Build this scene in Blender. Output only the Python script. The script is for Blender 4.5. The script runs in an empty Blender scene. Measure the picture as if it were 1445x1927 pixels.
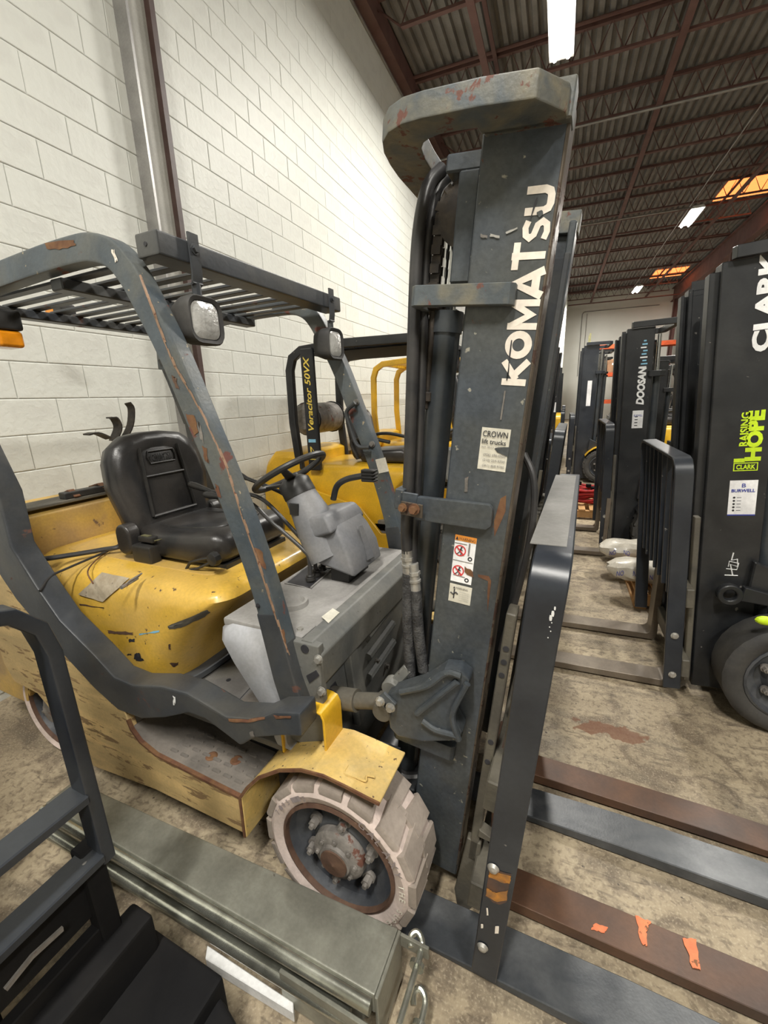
import bpy, bmesh, math, random
from mathutils import Vector, Matrix
random.seed(7)
S = bpy.context.scene
COL = S.collection
# ---------------------------------------------------------------- camera
CH = 1.6
F_PX, WPX, HPX = 801.0, 1445.0, 1927.0
YAW, PITCH, ROLL = -0.38786, -0.260587, -0.034598
fw = Vector((math.sin(YAW)*math.cos(PITCH), math.cos(YAW)*math.cos(PITCH), math.sin(PITCH)))
r0 = Vector((math.cos(YAW), -math.sin(YAW), 0)); u0 = r0.cross(fw)
rt = math.cos(ROLL)*r0 + math.sin(ROLL)*u0
up = -math.sin(ROLL)*r0 + math.cos(ROLL)*u0
cd = bpy.data.cameras.new('camera'); cam = bpy.data.objects.new('camera', cd); COL.objects.link(cam)
M = Matrix((rt, up, -fw)).transposed().to_4x4(); M.translation = Vector((0, 0, CH)); cam.matrix_world = M
cd.sensor_fit = 'HORIZONTAL'; cd.sensor_width = 36.0; cd.lens = F_PX/WPX*36.0; cd.clip_start = 0.02; cd.clip_end = 200
S.camera = cam
# ---------------------------------------------------------------- world, lights, exposure
S.view_settings.view_transform = 'Standard'; S.view_settings.look = 'None'
S.view_settings.gamma = 1.0; S.view_settings.use_curve_mapping = False
S.view_settings.exposure = 0.12
w = bpy.data.worlds.new('world'); S.world = w; w.use_nodes = True
w.node_tree.nodes['Background'].inputs[0].default_value = (0.9, 0.95, 1.0, 1)
w.node_tree.nodes['Background'].inputs[1].default_value = 0.10
LAMPS = [(-0.28, -1.6), (-0.28, 7.0), (-0.30, 24.0), (2.95, -2.0), (2.95, 6.4), (2.95, 15.2), (2.95, 24.1)]
LAMP_Z = 6.0
for i, (lx_, ly_) in enumerate(LAMPS):
    ld = bpy.data.lights.new('lamp_light', 'AREA'); ld.shape = 'RECTANGLE'; ld.size = 0.32; ld.size_y = 1.3
    ld.energy = 270 if ly_ < 8 else 240; ld.color = (1.0, 0.965, 0.89)
    lo = bpy.data.objects.new('lamp_light', ld); COL.objects.link(lo); lo.location = (lx_, ly_, LAMP_Z-0.07)
# ---------------------------------------------------------------- pixel -> point helpers (rays of the calibrated camera)
def ray(px, py):
    return ((px-WPX/2)*rt - (py-HPX/2)*up + F_PX*fw).normalized()
def W(px, py, x=None, y=None, z=None):
    d = ray(px, py)
    if x is not None: t = x/d.x
    elif y is not None: t = y/d.y
    else: t = (z-CH)/d.z
    return d*t + Vector((0, 0, CH))
TA = math.radians(-3.0)
RT = Matrix.Rotation(TA, 3, 'Z'); RTI = RT.inverted()
def K(px, py, x=None, y=None, z=None):          # the near forklift's own frame (turned 3 degrees)
    d = RTI @ ray(px, py)
    if x is not None: t = x/d.x
    elif y is not None: t = y/d.y
    else: t = (z-CH)/d.z
    return d*t + Vector((0, 0, CH))
# ---------------------------------------------------------------- materials
MATS = {}
def mat(name, base, rough=0.5, metal=0.0, wear=None, dirt=None, scale=6.0, bump=0.0, bscale=60.0, spec=0.5, emit=None, coat=0.0, fine=None, st=(1, 1, 1), grit=0.055, grit_scale=90.0):
    """wear=(colour, amount 0..1, scale), dirt=(colour, strength, scale)"""
    m = bpy.data.materials.new(name); m.use_nodes = True; nt = m.node_tree; N = nt.nodes; Lk = nt.links
    b = N['Principled BSDF']; b.inputs['Roughness'].default_value = rough; b.inputs['Metallic'].default_value = metal
    b.inputs['Specular IOR Level'].default_value = spec; b.inputs['Coat Weight'].default_value = coat
    tc = N.new('ShaderNodeTexCoord')
    def noise(sc, det=5, dist=0.0, off=0.0, st=(1, 1, 1)):
        mp = N.new('ShaderNodeMapping'); mp.inputs['Scale'].default_value = st; mp.inputs['Location'].default_value = (off, off*1.7, -off)
        n = N.new('ShaderNodeTexNoise'); n.inputs['Scale'].default_value = sc; n.inputs['Detail'].default_value = det
        n.inputs['Distortion'].default_value = dist
        Lk.new(tc.outputs['Object'], mp.inputs[0]); Lk.new(mp.outputs[0], n.inputs['Vector']); return n
    def ramp(src, a, c):
        r = N.new('ShaderNodeMapRange'); r.inputs['From Min'].default_value = a; r.inputs['From Max'].default_value = c
        Lk.new(src, r.inputs['Value']); return r.outputs[0]
    def mix(fac, a, c):
        x = N.new('ShaderNodeMix'); x.data_type = 'RGBA'
        if isinstance(fac, float): x.inputs[0].default_value = fac
        else: Lk.new(fac, x.inputs[0])
        for s, v in ((x.inputs[6], a), (x.inputs[7], c)):
            if isinstance(v, tuple): s.default_value = (*v, 1)
            else: Lk.new(v, s)
        return x.outputs[2]
    n0 = noise(scale, 6)
    lo = tuple(v*0.82 for v in base); hi = tuple(min(1, v*1.14) for v in base)
    col = mix(ramp(n0.outputs['Fac'], 0.35, 0.65), lo, hi)
    rsock = None
    if dirt:
        nd = noise(dirt[2], 8, 0.6, 3.1, st)
        f = N.new('ShaderNodeMath'); f.operation = 'MULTIPLY'; f.inputs[1].default_value = dirt[1]
        Lk.new(ramp(nd.outputs['Fac'], 0.38, 0.66), f.inputs[0]); col = mix(f.outputs[0], col, dirt[0])
    if wear:
        nw = noise(wear[2], 12, 0.35, 7.7, st); nw.inputs['Roughness'].default_value = 0.62; t = 0.74 - wear[1]*0.3
        f = ramp(nw.outputs['Fac'], t, t+0.03); col = mix(f, col, wear[0])
        rr = N.new('ShaderNodeMapRange'); rr.inputs['To Min'].default_value = rough; rr.inputs['To Max'].default_value = max(rough, 0.75)
        Lk.new(f, rr.inputs['Value']); Lk.new(rr.outputs[0], b.inputs['Roughness'])
    if fine:
        nf = noise(fine[2], 3, 0, 1.3); f = ramp(nf.outputs['Fac'], 0.74-fine[1]*0.3, 0.78-fine[1]*0.3); col = mix(f, col, fine[0])
    if grit:
        ng = noise(grit_scale, 4, 0.2, 5.5); gm = N.new('ShaderNodeMapRange'); gm.inputs['From Min'].default_value = 0.36; gm.inputs['From Max'].default_value = 0.64; gm.inputs['To Min'].default_value = 1-grit; gm.inputs['To Max'].default_value = 1+grit
        Lk.new(ng.outputs['Fac'], gm.inputs['Value']); hs = N.new('ShaderNodeHueSaturation'); Lk.new(col, hs.inputs['Color']); Lk.new(gm.outputs[0], hs.inputs['Value']); col = hs.outputs['Color']
    Lk.new(col, b.inputs['Base Color'])
    if bump:
        nb = noise(bscale, 4, 0, 0.4); bp = N.new('ShaderNodeBump'); bp.inputs['Strength'].default_value = bump; bp.inputs['Distance'].default_value = 0.004
        Lk.new(nb.outputs['Fac'], bp.inputs['Height']); Lk.new(bp.outputs[0], b.inputs['Normal'])
    if emit:
        b.inputs['Emission Color'].default_value = (*emit[0], 1); b.inputs['Emission Strength'].default_value = emit[1]
    MATS[name] = m; return m
RUST = (0.13, 0.05, 0.03)
mat('steel_paint', (0.055, 0.066, 0.080), 0.4, 0.0, wear=(RUST, 0.10, 14), dirt=((0.085, 0.085, 0.07), 0.5, 5), scale=9, bump=0.12, bscale=120, fine=((0.3, 0.29, 0.24), 0.12, 45), grit=0.12)
mat('steel_paint_worn', (0.085, 0.10, 0.11), 0.5, 0.0, wear=((0.14, 0.06, 0.045), 0.50, 22), dirt=((0.20, 0.18, 0.125), 0.8, 16), scale=9, bump=0.25, bscale=90)
mat('pillar_paint', (0.072, 0.09, 0.106), 0.45, 0.0, wear=((0.15, 0.058, 0.045), 0.42, 9), dirt=((0.15, 0.145, 0.115), 0.55, 7), scale=8, bump=0.2, bscale=90, fine=((0.36, 0.30, 0.20), 0.16, 40))
mat('raised_rubber', (0.26, 0.22, 0.22), 0.9)
mat('edge_tan', (0.27, 0.17, 0.11), 0.6, 0.0, wear=(RUST, 0.5, 40), scale=30)
mat('near_black', (0.008, 0.008, 0.009), 0.75, 0.0, dirt=((0.022, 0.020, 0.018), 0.4, 6), spec=0.2)
mat('rim_rust', (0.085, 0.045, 0.03), 0.75, 0.0, dirt=((0.15, 0.085, 0.05), 0.5, 20), scale=30, bump=0.3)
mat('steel_edge', (0.13, 0.105, 0.08), 0.4, 0.4, wear=((0.07, 0.04, 0.03), 0.6, 18), dirt=((0.07, 0.06, 0.05), 0.6, 12), scale=14, bump=0.2)
mat('frame_dark', (0.045, 0.05, 0.058), 0.4, 0.0, wear=((0.12, 0.06, 0.045), 0.3, 9), dirt=((0.10, 0.095, 0.08), 0.5, 5), scale=8, bump=0.1)
mat('cowl_grey', (0.115, 0.12, 0.117), 0.55, 0.0, dirt=((0.24, 0.23, 0.2), 0.6, 5), scale=9, bump=0.1, fine=((0.07, 0.06, 0.05), 0.12, 50))
mat('plastic_grey', (0.17, 0.175, 0.19), 0.55, 0.0, dirt=((0.30, 0.29, 0.28), 0.5, 6), scale=7, bump=0.08)
mat('plastic_dusty', (0.30, 0.29, 0.28), 0.75, 0.0, dirt=((0.30, 0.29, 0.27), 0.6, 6), scale=8, bump=0.15)
mat('plastic_light', (0.42, 0.43, 0.46), 0.6, 0.0, dirt=((0.36, 0.35, 0.34), 0.5, 6), scale=8)
mat('yellow_hood', (0.68, 0.42, 0.055), 0.36, 0.0, wear=((0.08, 0.045, 0.03), 0.20, 22), dirt=((0.64, 0.43, 0.15), 0.75, 2.6), scale=3, bump=0.06, coat=0.15, fine=((0.10, 0.06, 0.04), 0.16, 38))
mat('yellow_top', (0.62, 0.40, 0.10), 0.5, 0.0, wear=((0.16, 0.10, 0.06), 0.3, 12), dirt=((0.36, 0.24, 0.12), 0.85, 5), scale=5, bump=0.1)
mat('cream_panel', (0.66, 0.47, 0.21), 0.5, 0.0, wear=((0.25, 0.16, 0.075), 0.58, 22), dirt=((0.44, 0.32, 0.15), 0.9, 9), st=(0.3, 1, 1.7), scale=6, bump=0.12, fine=((0.12, 0.06, 0.04), 0.15, 40))
mat('yellow_fender', (0.72, 0.50, 0.16), 0.48, 0.0, wear=((0.12, 0.07, 0.045), 0.24, 28), dirt=((0.52, 0.40, 0.20), 0.6, 12), scale=8, bump=0.15, fine=((0.16, 0.10, 0.06), 0.24, 60))
mat('yellow_new', (0.74, 0.43, 0.02), 0.35, 0.0, dirt=((0.50, 0.30, 0.05), 0.35, 4), scale=4, coat=0.2)
mat('rust_edge', (0.13, 0.055, 0.03), 0.8, 0.0, dirt=((0.24, 0.13, 0.05), 0.5, 25), scale=30, bump=0.3)
mat('tread_plate', (0.15, 0.135, 0.12), 0.75, 0.0, dirt=((0.24, 0.21, 0.18), 0.7, 8), wear=((0.22, 0.09, 0.05), 0.12, 14), scale=10, bump=0.3, bscale=80)
mat('floor_plate', (0.13, 0.125, 0.12), 0.6, 0.0, dirt=((0.19, 0.18, 0.15), 0.7, 6), scale=8, bump=0.2)
mat('rubber_white', (0.66, 0.55, 0.50), 0.85, 0.0, dirt=((0.40, 0.33, 0.29), 0.55, 12), scale=6, bump=0.3, bscale=60)
mat('rubber_tread', (0.34, 0.29, 0.25), 0.9, 0.0, dirt=((0.22, 0.185, 0.155), 0.7, 9), scale=8, bump=0.3, bscale=50)
mat('rubber_black', (0.035, 0.034, 0.034), 0.7, 0.0, dirt=((0.09, 0.085, 0.075), 0.6, 6), scale=8, bump=0.15)
mat('wheel_dark', (0.045, 0.05, 0.06), 0.45, 0.0, wear=((0.10, 0.05, 0.04), 0.3, 14), dirt=((0.12, 0.12, 0.12), 0.5, 10), scale=12, bump=0.2)
mat('hub_grease', (0.26, 0.24, 0.22), 0.55, 0.2, wear=((0.16, 0.07, 0.05), 0.45, 12), dirt=((0.10, 0.09, 0.08), 0.7, 16), scale=20, bump=0.5, bscale=60)
mat('bolt_zinc', (0.50, 0.49, 0.46), 0.4, 0.6, dirt=((0.24, 0.22, 0.19), 0.5, 30), scale=30)
mat('vinyl_black', (0.018, 0.018, 0.019), 0.33, 0.0, dirt=((0.07, 0.062, 0.055), 0.55, 5), scale=9, bump=0.12, bscale=200)
mat('plastic_black', (0.018, 0.018, 0.018), 0.45, 0.0, dirt=((0.05, 0.045, 0.04), 0.5, 8), scale=10)
mat('hose_black', (0.028, 0.028, 0.03), 0.38, 0.0, dirt=((0.07, 0.065, 0.06), 0.4, 12), scale=10, bump=0.1)
mat('hose_weave', (0.03, 0.03, 0.032), 0.5, 0.0, dirt=((0.10, 0.10, 0.10), 0.6, 40), scale=30, bump=0.8, bscale=160)
mat('cylinder_steel', (0.045, 0.053, 0.062), 0.33, 0.1, dirt=((0.10, 0.10, 0.09), 0.4, 5), scale=9)
mat('chrome', (0.6, 0.6, 0.6), 0.15, 1.0)
mat('chain_steel', (0.035, 0.03, 0.027), 0.55, 0.4, dirt=((0.09, 0.07, 0.05), 0.5, 30), scale=25, bump=0.4)
mat('black_paint', (0.014, 0.0155, 0.018), 0.38, 0.0, dirt=((0.05, 0.05, 0.05), 0.4, 5), scale=8, bump=0.06, fine=((0.2, 0.19, 0.17), 0.04, 30))
mat('backrest_paint', (0.020, 0.024, 0.032), 0.34, 0.0, dirt=((0.06, 0.065, 0.07), 0.4, 4), scale=6, bump=0.05, fine=((0.25, 0.24, 0.22), 0.05, 26))
mat('heat_mark', (0.50, 0.21, 0.03), 0.6, 0.0, wear=((0.30, 0.05, 0.02), 0.55, 20), dirt=((0.05, 0.045, 0.05), 0.6, 22), scale=20, bump=0.2)
mat('heat_dark', (0.10, 0.05, 0.03), 0.6, 0.0, dirt=((0.05, 0.045, 0.05), 0.6, 22), scale=20)
mat('dusty_top', (0.22, 0.215, 0.205), 0.85, 0.0, dirt=((0.17, 0.165, 0.15), 0.5, 6), scale=6, bump=0.1)
mat('carriage_grease', (0.085, 0.078, 0.065), 0.6, 0.0, wear=((0.14, 0.075, 0.045), 0.3, 9), dirt=((0.15, 0.135, 0.10), 0.6, 7), scale=9, bump=0.4)
mat('fork_rust', (0.135, 0.068, 0.038), 0.5, 0.15, wear=((0.24, 0.115, 0.035), 0.22, 7), dirt=((0.06, 0.045, 0.04), 0.85, 4), scale=7, bump=0.15)
mat('fork_orange', (0.75, 0.20, 0.08), 0.6, 0.0, wear=((0.2, 0.09, 0.04), 0.45, 30), scale=20)
mat('fork_black', (0.05, 0.055, 0.062), 0.4, 0.2, dirt=((0.15, 0.155, 0.16), 0.8, 5), scale=6, bump=0.1, bscale=150)
mat('fork_brown', (0.16, 0.13, 0.10), 0.45, 0.3, dirt=((0.26, 0.22, 0.17), 0.6, 5), scale=6, bump=0.15)
mat('galvanized', (0.30, 0.30, 0.255), 0.4, 0.4, dirt=((0.15, 0.145, 0.12), 0.7, 7), wear=((0.10, 0.085, 0.07), 0.2, 14), scale=9, bump=0.15)
mat('galvanized_bright', (0.62, 0.63, 0.55), 0.24, 0.85, dirt=((0.22, 0.22, 0.18), 0.7, 9), scale=12, bump=0.1)
mat('white_strip', (0.75, 0.75, 0.74), 0.6)
mat('faded_label', (0.42, 0.36, 0.27), 0.7, 0.0, dirt=((0.30, 0.24, 0.16), 0.7, 25), wear=((0.14, 0.11, 0.08), 0.3, 40))
mat('sticker_white', (0.70, 0.67, 0.58), 0.55, 0.0, dirt=((0.62, 0.59, 0.48), 0.5, 14), scale=12)
mat('sticker_clean', (0.85, 0.85, 0.86), 0.5)
mat('sticker_orange', (0.85, 0.32, 0.05), 0.5)
mat('letter_cream', (0.82, 0.75, 0.66), 0.6, 0.0, dirt=((0.70, 0.62, 0.52), 0.4, 20), wear=((0.09, 0.09, 0.09), 0.12, 45))
mat('letter_white', (0.85, 0.86, 0.86), 0.5)
mat('letter_yellow', (0.80, 0.60, 0.10), 0.5)
mat('letter_lime', (0.62, 0.86, 0.02), 0.5, emit=None)
mat('letter_blue', (0.03, 0.05, 0.35), 0.5)
mat('letter_cyan', (0.25, 0.55, 0.75), 0.5)
mat('ink', (0.03, 0.03, 0.035), 0.6)
mat('ink_grey', (0.22, 0.21, 0.20), 0.6)
mat('ink_red', (0.65, 0.04, 0.04), 0.6)
mat('amber', (0.85, 0.30, 0.01), 0.2, 0.0, coat=0.5)
mat('lamp_glass', (0.62, 0.62, 0.60), 0.15, 0.3, bump=0.6, bscale=70, coat=0.5)
mat('red_steel', (0.13, 0.062, 0.055), 0.7, 0.0, dirt=((0.17, 0.10, 0.085), 0.5, 2), scale=4)
mat('deck_grey', (0.22, 0.21, 0.20), 0.75, 0.0, dirt=((0.16, 0.145, 0.135), 0.5, 1.5), scale=3)
mat('conduit', (0.35, 0.34, 0.33), 0.4, 0.6)
mat('column_white', (0.42, 0.41, 0.37), 0.6, 0.0, dirt=((0.34, 0.33, 0.29), 0.5, 3), scale=3)
mat('column_brown', (0.06, 0.03, 0.025), 0.5, 0.0, dirt=((0.10, 0.07, 0.06), 0.5, 8))
mat('orange_beam', (0.62, 0.10, 0.03), 0.5)
mat('cardboard', (0.36, 0.20, 0.11), 0.8)
mat('strap_red', (0.45, 0.02, 0.02), 0.7, 0.0, dirt=((0.22, 0.02, 0.02), 0.5, 20), bump=0.3)
mat('bag_wrap', (0.62, 0.58, 0.50), 0.35, 0.0, dirt=((0.42, 0.38, 0.30), 0.5, 9), scale=10, bump=0.5, bscale=30, coat=0.3)
mat('pallet_wood', (0.50, 0.28, 0.11), 0.75, 0.0, dirt=((0.34, 0.20, 0.09), 0.6, 9), scale=10, bump=0.3)
mat('tube_light', (1, 1, 1), 0.5, emit=((1.0, 0.97, 0.92), 28))
mat('skylight', (0.9, 0.3, 0.1), 0.6, emit=((1.0, 0.23, 0.06), 2.2))
mat('fixture_white', (0.6, 0.6, 0.58), 0.5)
mat('red_plastic', (0.5, 0.02, 0.02), 0.4)
mat('blue_plastic', (0.04, 0.12, 0.4), 0.4)
mat('brass', (0.35, 0.33, 0.18), 0.35, 0.6)

def room_mat(name, kind):
    m = bpy.data.materials.new(name); m.use_nodes = True; nt = m.node_tree; N = nt.nodes; L = nt.links
    b = N['Principled BSDF']; tc = N.new('ShaderNodeTexCoord')
    def noise(sc, det, dist=0.0, st=(1, 1, 1), off=0.0):
        mp = N.new('ShaderNodeMapping'); mp.inputs['Scale'].default_value = st; mp.inputs['Location'].default_value = (off, off, off)
        n = N.new('ShaderNodeTexNoise'); n.inputs['Scale'].default_value = sc; n.inputs['Detail'].default_value = det; n.inputs['Distortion'].default_value = dist
        L.new(tc.outputs['Object'], mp.inputs[0]); L.new(mp.outputs[0], n.inputs['Vector']); return n.outputs['Fac']
    def rmp(s, a, c, lo=0.0, hi=1.0):
        r = N.new('ShaderNodeMapRange'); r.inputs['From Min'].default_value = a; r.inputs['From Max'].default_value = c
        r.inputs['To Min'].default_value = lo; r.inputs['To Max'].default_value = hi; L.new(s, r.inputs['Value']); return r.outputs[0]
    def mix(f, a, c):
        x = N.new('ShaderNodeMix'); x.data_type = 'RGBA'; L.new(f, x.inputs[0])
        for s, v in ((x.inputs[6], a), (x.inputs[7], c)):
            if isinstance(v, tuple): s.default_value = (*v, 1)
            else: L.new(v, s)
        return x.outputs[2]
    def mul(a, c):
        x = N.new('ShaderNodeMath'); x.operation = 'MULTIPLY'; L.new(a, x.inputs[0])
        if isinstance(c, float): x.inputs[1].default_value = c
        else: L.new(c, x.inputs[1])
        return x.outputs[0]
    def blob(cx, cy, rx, ry):
        mp = N.new('ShaderNodeMapping'); mp.vector_type = 'POINT'; mp.inputs['Location'].default_value = (-cx/rx, -cy/ry, 0); mp.inputs['Scale'].default_value = (1/rx, 1/ry, 0)
        L.new(tc.outputs['Object'], mp.inputs[0]); ln = N.new('ShaderNodeVectorMath'); ln.operation = 'LENGTH'; L.new(mp.outputs[0], ln.inputs[0]); return ln.outputs['Value']
    bp = N.new('ShaderNodeBump'); bp.inputs['Distance'].default_value = 0.01
    if kind == 'floor':
        c = mix(rmp(noise(1.1, 8, 0.6), 0.35, 0.65), (0.25, 0.20, 0.135), (0.52, 0.43, 0.295))
        c = mix(mul(rmp(noise(7, 9, 1.2), 0.48, 0.64), 0.7), c, (0.12, 0.09, 0.065))
        c = mix(mul(rmp(noise(2.2, 6, 2.0, (0.5, 2.4, 1), 3.0), 0.5, 0.68), 0.55), c, (0.12, 0.10, 0.075))
        c = mix(mul(rmp(noise(45, 10, 0.4), 0.50, 0.66), 0.65), c, (0.13, 0.10, 0.07))
        c = mix(mul(rmp(noise(130, 6), 0.52, 0.70), 0.5), c, (0.55, 0.47, 0.34))
        c = mix(mul(rmp(noise(16, 8, 1.5, (0.4, 1.6, 1), 12.0), 0.58, 0.70), 0.6), c, (0.08, 0.062, 0.048))
        c = mix(rmp(noise(30, 4, 0, (1, 1, 1), 9), 0.70, 0.74), c, (0.07, 0.055, 0.045))
        st = blob(0.335, 1.99, 0.17, 0.055)      # a reddish brown spill on the slab
        a = N.new('ShaderNodeMath'); a.operation = 'ADD'; L.new(st, a.inputs[0]); L.new(rmp(noise(14, 5, 0.5, (1, 1, 1), 5), 0.3, 0.7, -0.6, 0.6), a.inputs[1])
        c = mix(rmp(a.outputs[0], 0.75, 0.9, 0.8, 0.0), c, (0.17, 0.075, 0.04))
        L.new(c, b.inputs['Base Color']); b.inputs['Specular IOR Level'].default_value = 0.35
        L.new(rmp(noise(3, 5), 0.3, 0.7, 0.42, 0.75), b.inputs['Roughness'])
        L.new(noise(50, 6), bp.inputs['Height']); bp.inputs['Strength'].default_value = 0.15
    else:
        c = mix(rmp(noise(0.7, 6), 0.35, 0.65), (0.70, 0.71, 0.655), (0.78, 0.79, 0.735))
        if kind == 'wall':
            c = mix(mul(rmp(noise(5, 6, 0.5), 0.55, 0.7), 0.25), c, (0.55, 0.54, 0.50))
            c = mix(rmp(noise(22, 3, 0, (1, 1, 1), 4), 0.775, 0.79), c, (0.25, 0.23, 0.20))
        L.new(c, b.inputs['Base Color']); b.inputs['Roughness'].default_value = 0.5 if kind == 'wall' else 0.7
        n1 = noise(28, 8, 0.3); L.new(n1, bp.inputs['Height']); bp.inputs['Strength'].default_value = 0.35 if kind == 'wall' else 0.1
    L.new(bp.outputs[0], b.inputs['Normal']); MATS[name] = m
room_mat('concrete', 'floor'); room_mat('block_paint', 'wall'); room_mat('far_paint', 'plain')
# ---------------------------------------------------------------- mesh helpers
ORG = [Vector((0, 0, 0))]
class MB:
    def __init__(s, M=None): s.bm = bmesh.new(); s.M = M
    def _t(s, p):
        p = Vector(p); return (s.M @ p) if s.M is not None else p
    def _v(s, p): return s.bm.verts.new(s._t(p))
    def face(s, vs, mi=0):
        try: f = s.bm.faces.new(vs); f.material_index = mi; return f
        except ValueError: return None
    def box(s, x0, x1, y0, y1, z0, z1, mi=0):
        v = [s._v((x, y, z)) for z in (z0, z1) for y in (y0, y1) for x in (x0, x1)]
        for q in ((0, 2, 3, 1), (4, 5, 7, 6), (0, 1, 5, 4), (2, 6, 7, 3), (0, 4, 6, 2), (1, 3, 7, 5)): s.face([v[i] for i in q], mi)
        return s
    def rings(s, R, cap=True, closed=True, mi=0, loop=False):
        V = [[s._v(p) for p in r] for r in R]; n = len(V[0]); m = len(V)
        for i in range(m if loop else m-1):
            A, B = V[i], V[(i+1) % m]
            for j in range(n if closed else n-1):
                s.face([A[j], A[(j+1) % n], B[(j+1) % n], B[j]], mi)
        if cap and not loop:
            s.face(list(reversed(V[0])), mi); s.face(V[-1], mi)
        return s
    def prism(s, pts, ax, a, b, mi=0):
        """polygon in the two other coordinates, extruded along axis ax from a to b"""
        def P(q, t):
            return {'x': (t, q[0], q[1]), 'y': (q[0], t, q[1]), 'z': (q[0], q[1], t)}[ax]
        return s.rings([[P(q, a) for q in pts], [P(q, b) for q in pts]], True, True, mi)
    def hull(s, A, B, mi=0):
        return s.rings([A, B], True, True, mi)
    def tube(s, path, r, n=10, loop=False, mi=0, cap=True):
        path = [Vector(p) for p in path]; R = []; m = len(path); pu = None
        for i, p in enumerate(path):
            if loop: t = (path[(i+1) % m]-path[i-1])
            else: t = path[min(i+1, m-1)]-path[max(i-1, 0)]
            t.normalize()
            if pu is None:
                a = Vector((0, 0, 1)) if abs(t.z) < 0.9 else Vector((1, 0, 0)); u = t.cross(a).normalized()
            else: u = (pu - t*pu.dot(t)).normalized()
            v = t.cross(u); pu = u; rr = r[i] if isinstance(r, (list, tuple)) else r
            R.append([p + (u*math.cos(2*math.pi*k/n)+v*math.sin(2*math.pi*k/n))*rr for k in range(n)])
        return s.rings(R, cap, True, mi, loop)
    def bar(s, path, w, h, side, mi=0):
        """rectangular section: w along 'side', h across"""
        path = [Vector(p) for p in path]; R = []; m = len(path); side = Vector(side).normalized()
        for i, p in enumerate(path):
            t = (path[min(i+1, m-1)]-path[max(i-1, 0)]).normalized(); sd = (side - t*side.dot(t)).normalized(); v = t.cross(sd)
            k = 1.0
            if 0 < i < m-1:
                t1 = (path[i]-path[i-1]).normalized(); t2 = (path[i+1]-path[i]).normalized(); k = 1/max(0.5, math.cos(t1.angle(t2)/2))
            ww = w[i] if isinstance(w, (list, tuple)) else w; hh = (h[i] if isinstance(h, (list, tuple)) else h)*k
            R.append([p+sd*a*ww/2+v*c*hh/2 for a, c in ((-1, -1), (1, -1), (1, 1), (-1, 1))])
        return s.rings(R, True, True, mi)
    def rod(s, a, b, r, n=12, mi=0): return s.tube([a, b], r, n, mi=mi)
    def lathe(s, prof, c, ax='y', n=32, mi=0, loop=True):
        """prof: (radius, offset along the axis)"""
        c = Vector(c); R = []
        for k in range(n):
            a = 2*math.pi*k/n; ring = []
            for (r, t) in prof:
                q = {'y': (r*math.cos(a), t, r*math.sin(a)), 'x': (t, r*math.cos(a), r*math.sin(a)), 'z': (r*math.cos(a), r*math.sin(a), t)}[ax]
                ring.append(c+Vector(q))
            R.append(ring)
        return s.rings(R, False, loop, mi, True)
    def ball(s, c, r, n=12, sc=(1, 1, 1), mi=0):
        c = Vector(c); R = []
        for i in range(1, n//2+1):
            th = math.pi*i/(n//2+1); R.append([c+Vector((r*math.sin(th)*math.cos(2*math.pi*k/n)*sc[0], r*math.sin(th)*math.sin(2*math.pi*k/n)*sc[1], r*math.cos(th)*sc[2])) for k in range(n)])
        return s.rings(R, True, True, mi)
    def bolt(s, c, d, r=0.012, hh=0.010, mi=0):
        c = Vector(c); d = Vector(d).normalized(); s.tube([c, c+d*hh*0.3], r*1.5, 10, mi=mi); return s.tube([c+d*hh*0.3, c+d*hh*1.3], r, 6, mi=mi)
    def build(s, name, m, parent=None, bevel=0.0, seg=1, smooth=32, org=True, kind=None, label=None):
        bm = s.bm
        bmesh.ops.remove_doubles(bm, verts=bm.verts, dist=1e-6)
        bmesh.ops.recalc_face_normals(bm, faces=bm.faces)
        if bevel > 0:
            ed = [e for e in bm.edges if len(e.link_faces) == 2 and e.calc_face_angle(0) > math.radians(40)]
            if ed: bmesh.ops.bevel(bm, geom=ed, offset=bevel, segments=seg, affect='EDGES', profile=0.5, clamp_overlap=True)
        if org: bmesh.ops.translate(bm, vec=-ORG[0], verts=bm.verts)
        me = bpy.data.meshes.new(name); bm.to_mesh(me); bm.free()
        for x in (m if isinstance(m, (list, tuple)) else [m]): me.materials.append(MATS[x])
        for p in me.polygons: p.use_smooth = True
        me.set_sharp_from_angle(angle=math.radians(smooth))
        o = bpy.data.objects.new(name, me); COL.objects.link(o)
        if bevel > 0:
            wn = o.modifiers.new('weighted_normals', 'WEIGHTED_NORMAL'); wn.keep_sharp = True
        if parent is not None: o.parent = parent
        if kind: o['kind'] = kind
        if label: o['label'] = label
        return o
def tag(o, label, cat, group=None):
    o['label'] = label; o['category'] = cat
    if group: o['group'] = group
    return o
def thing(name, label, cat, loc=(0, 0, 0), rz=0.0, group=None):
    o = bpy.data.objects.new(name, None); COL.objects.link(o); o.location = loc; o.rotation_euler = (0, 0, rz); o.empty_display_size = 0.1
    return tag(o, label, cat, group)
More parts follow.
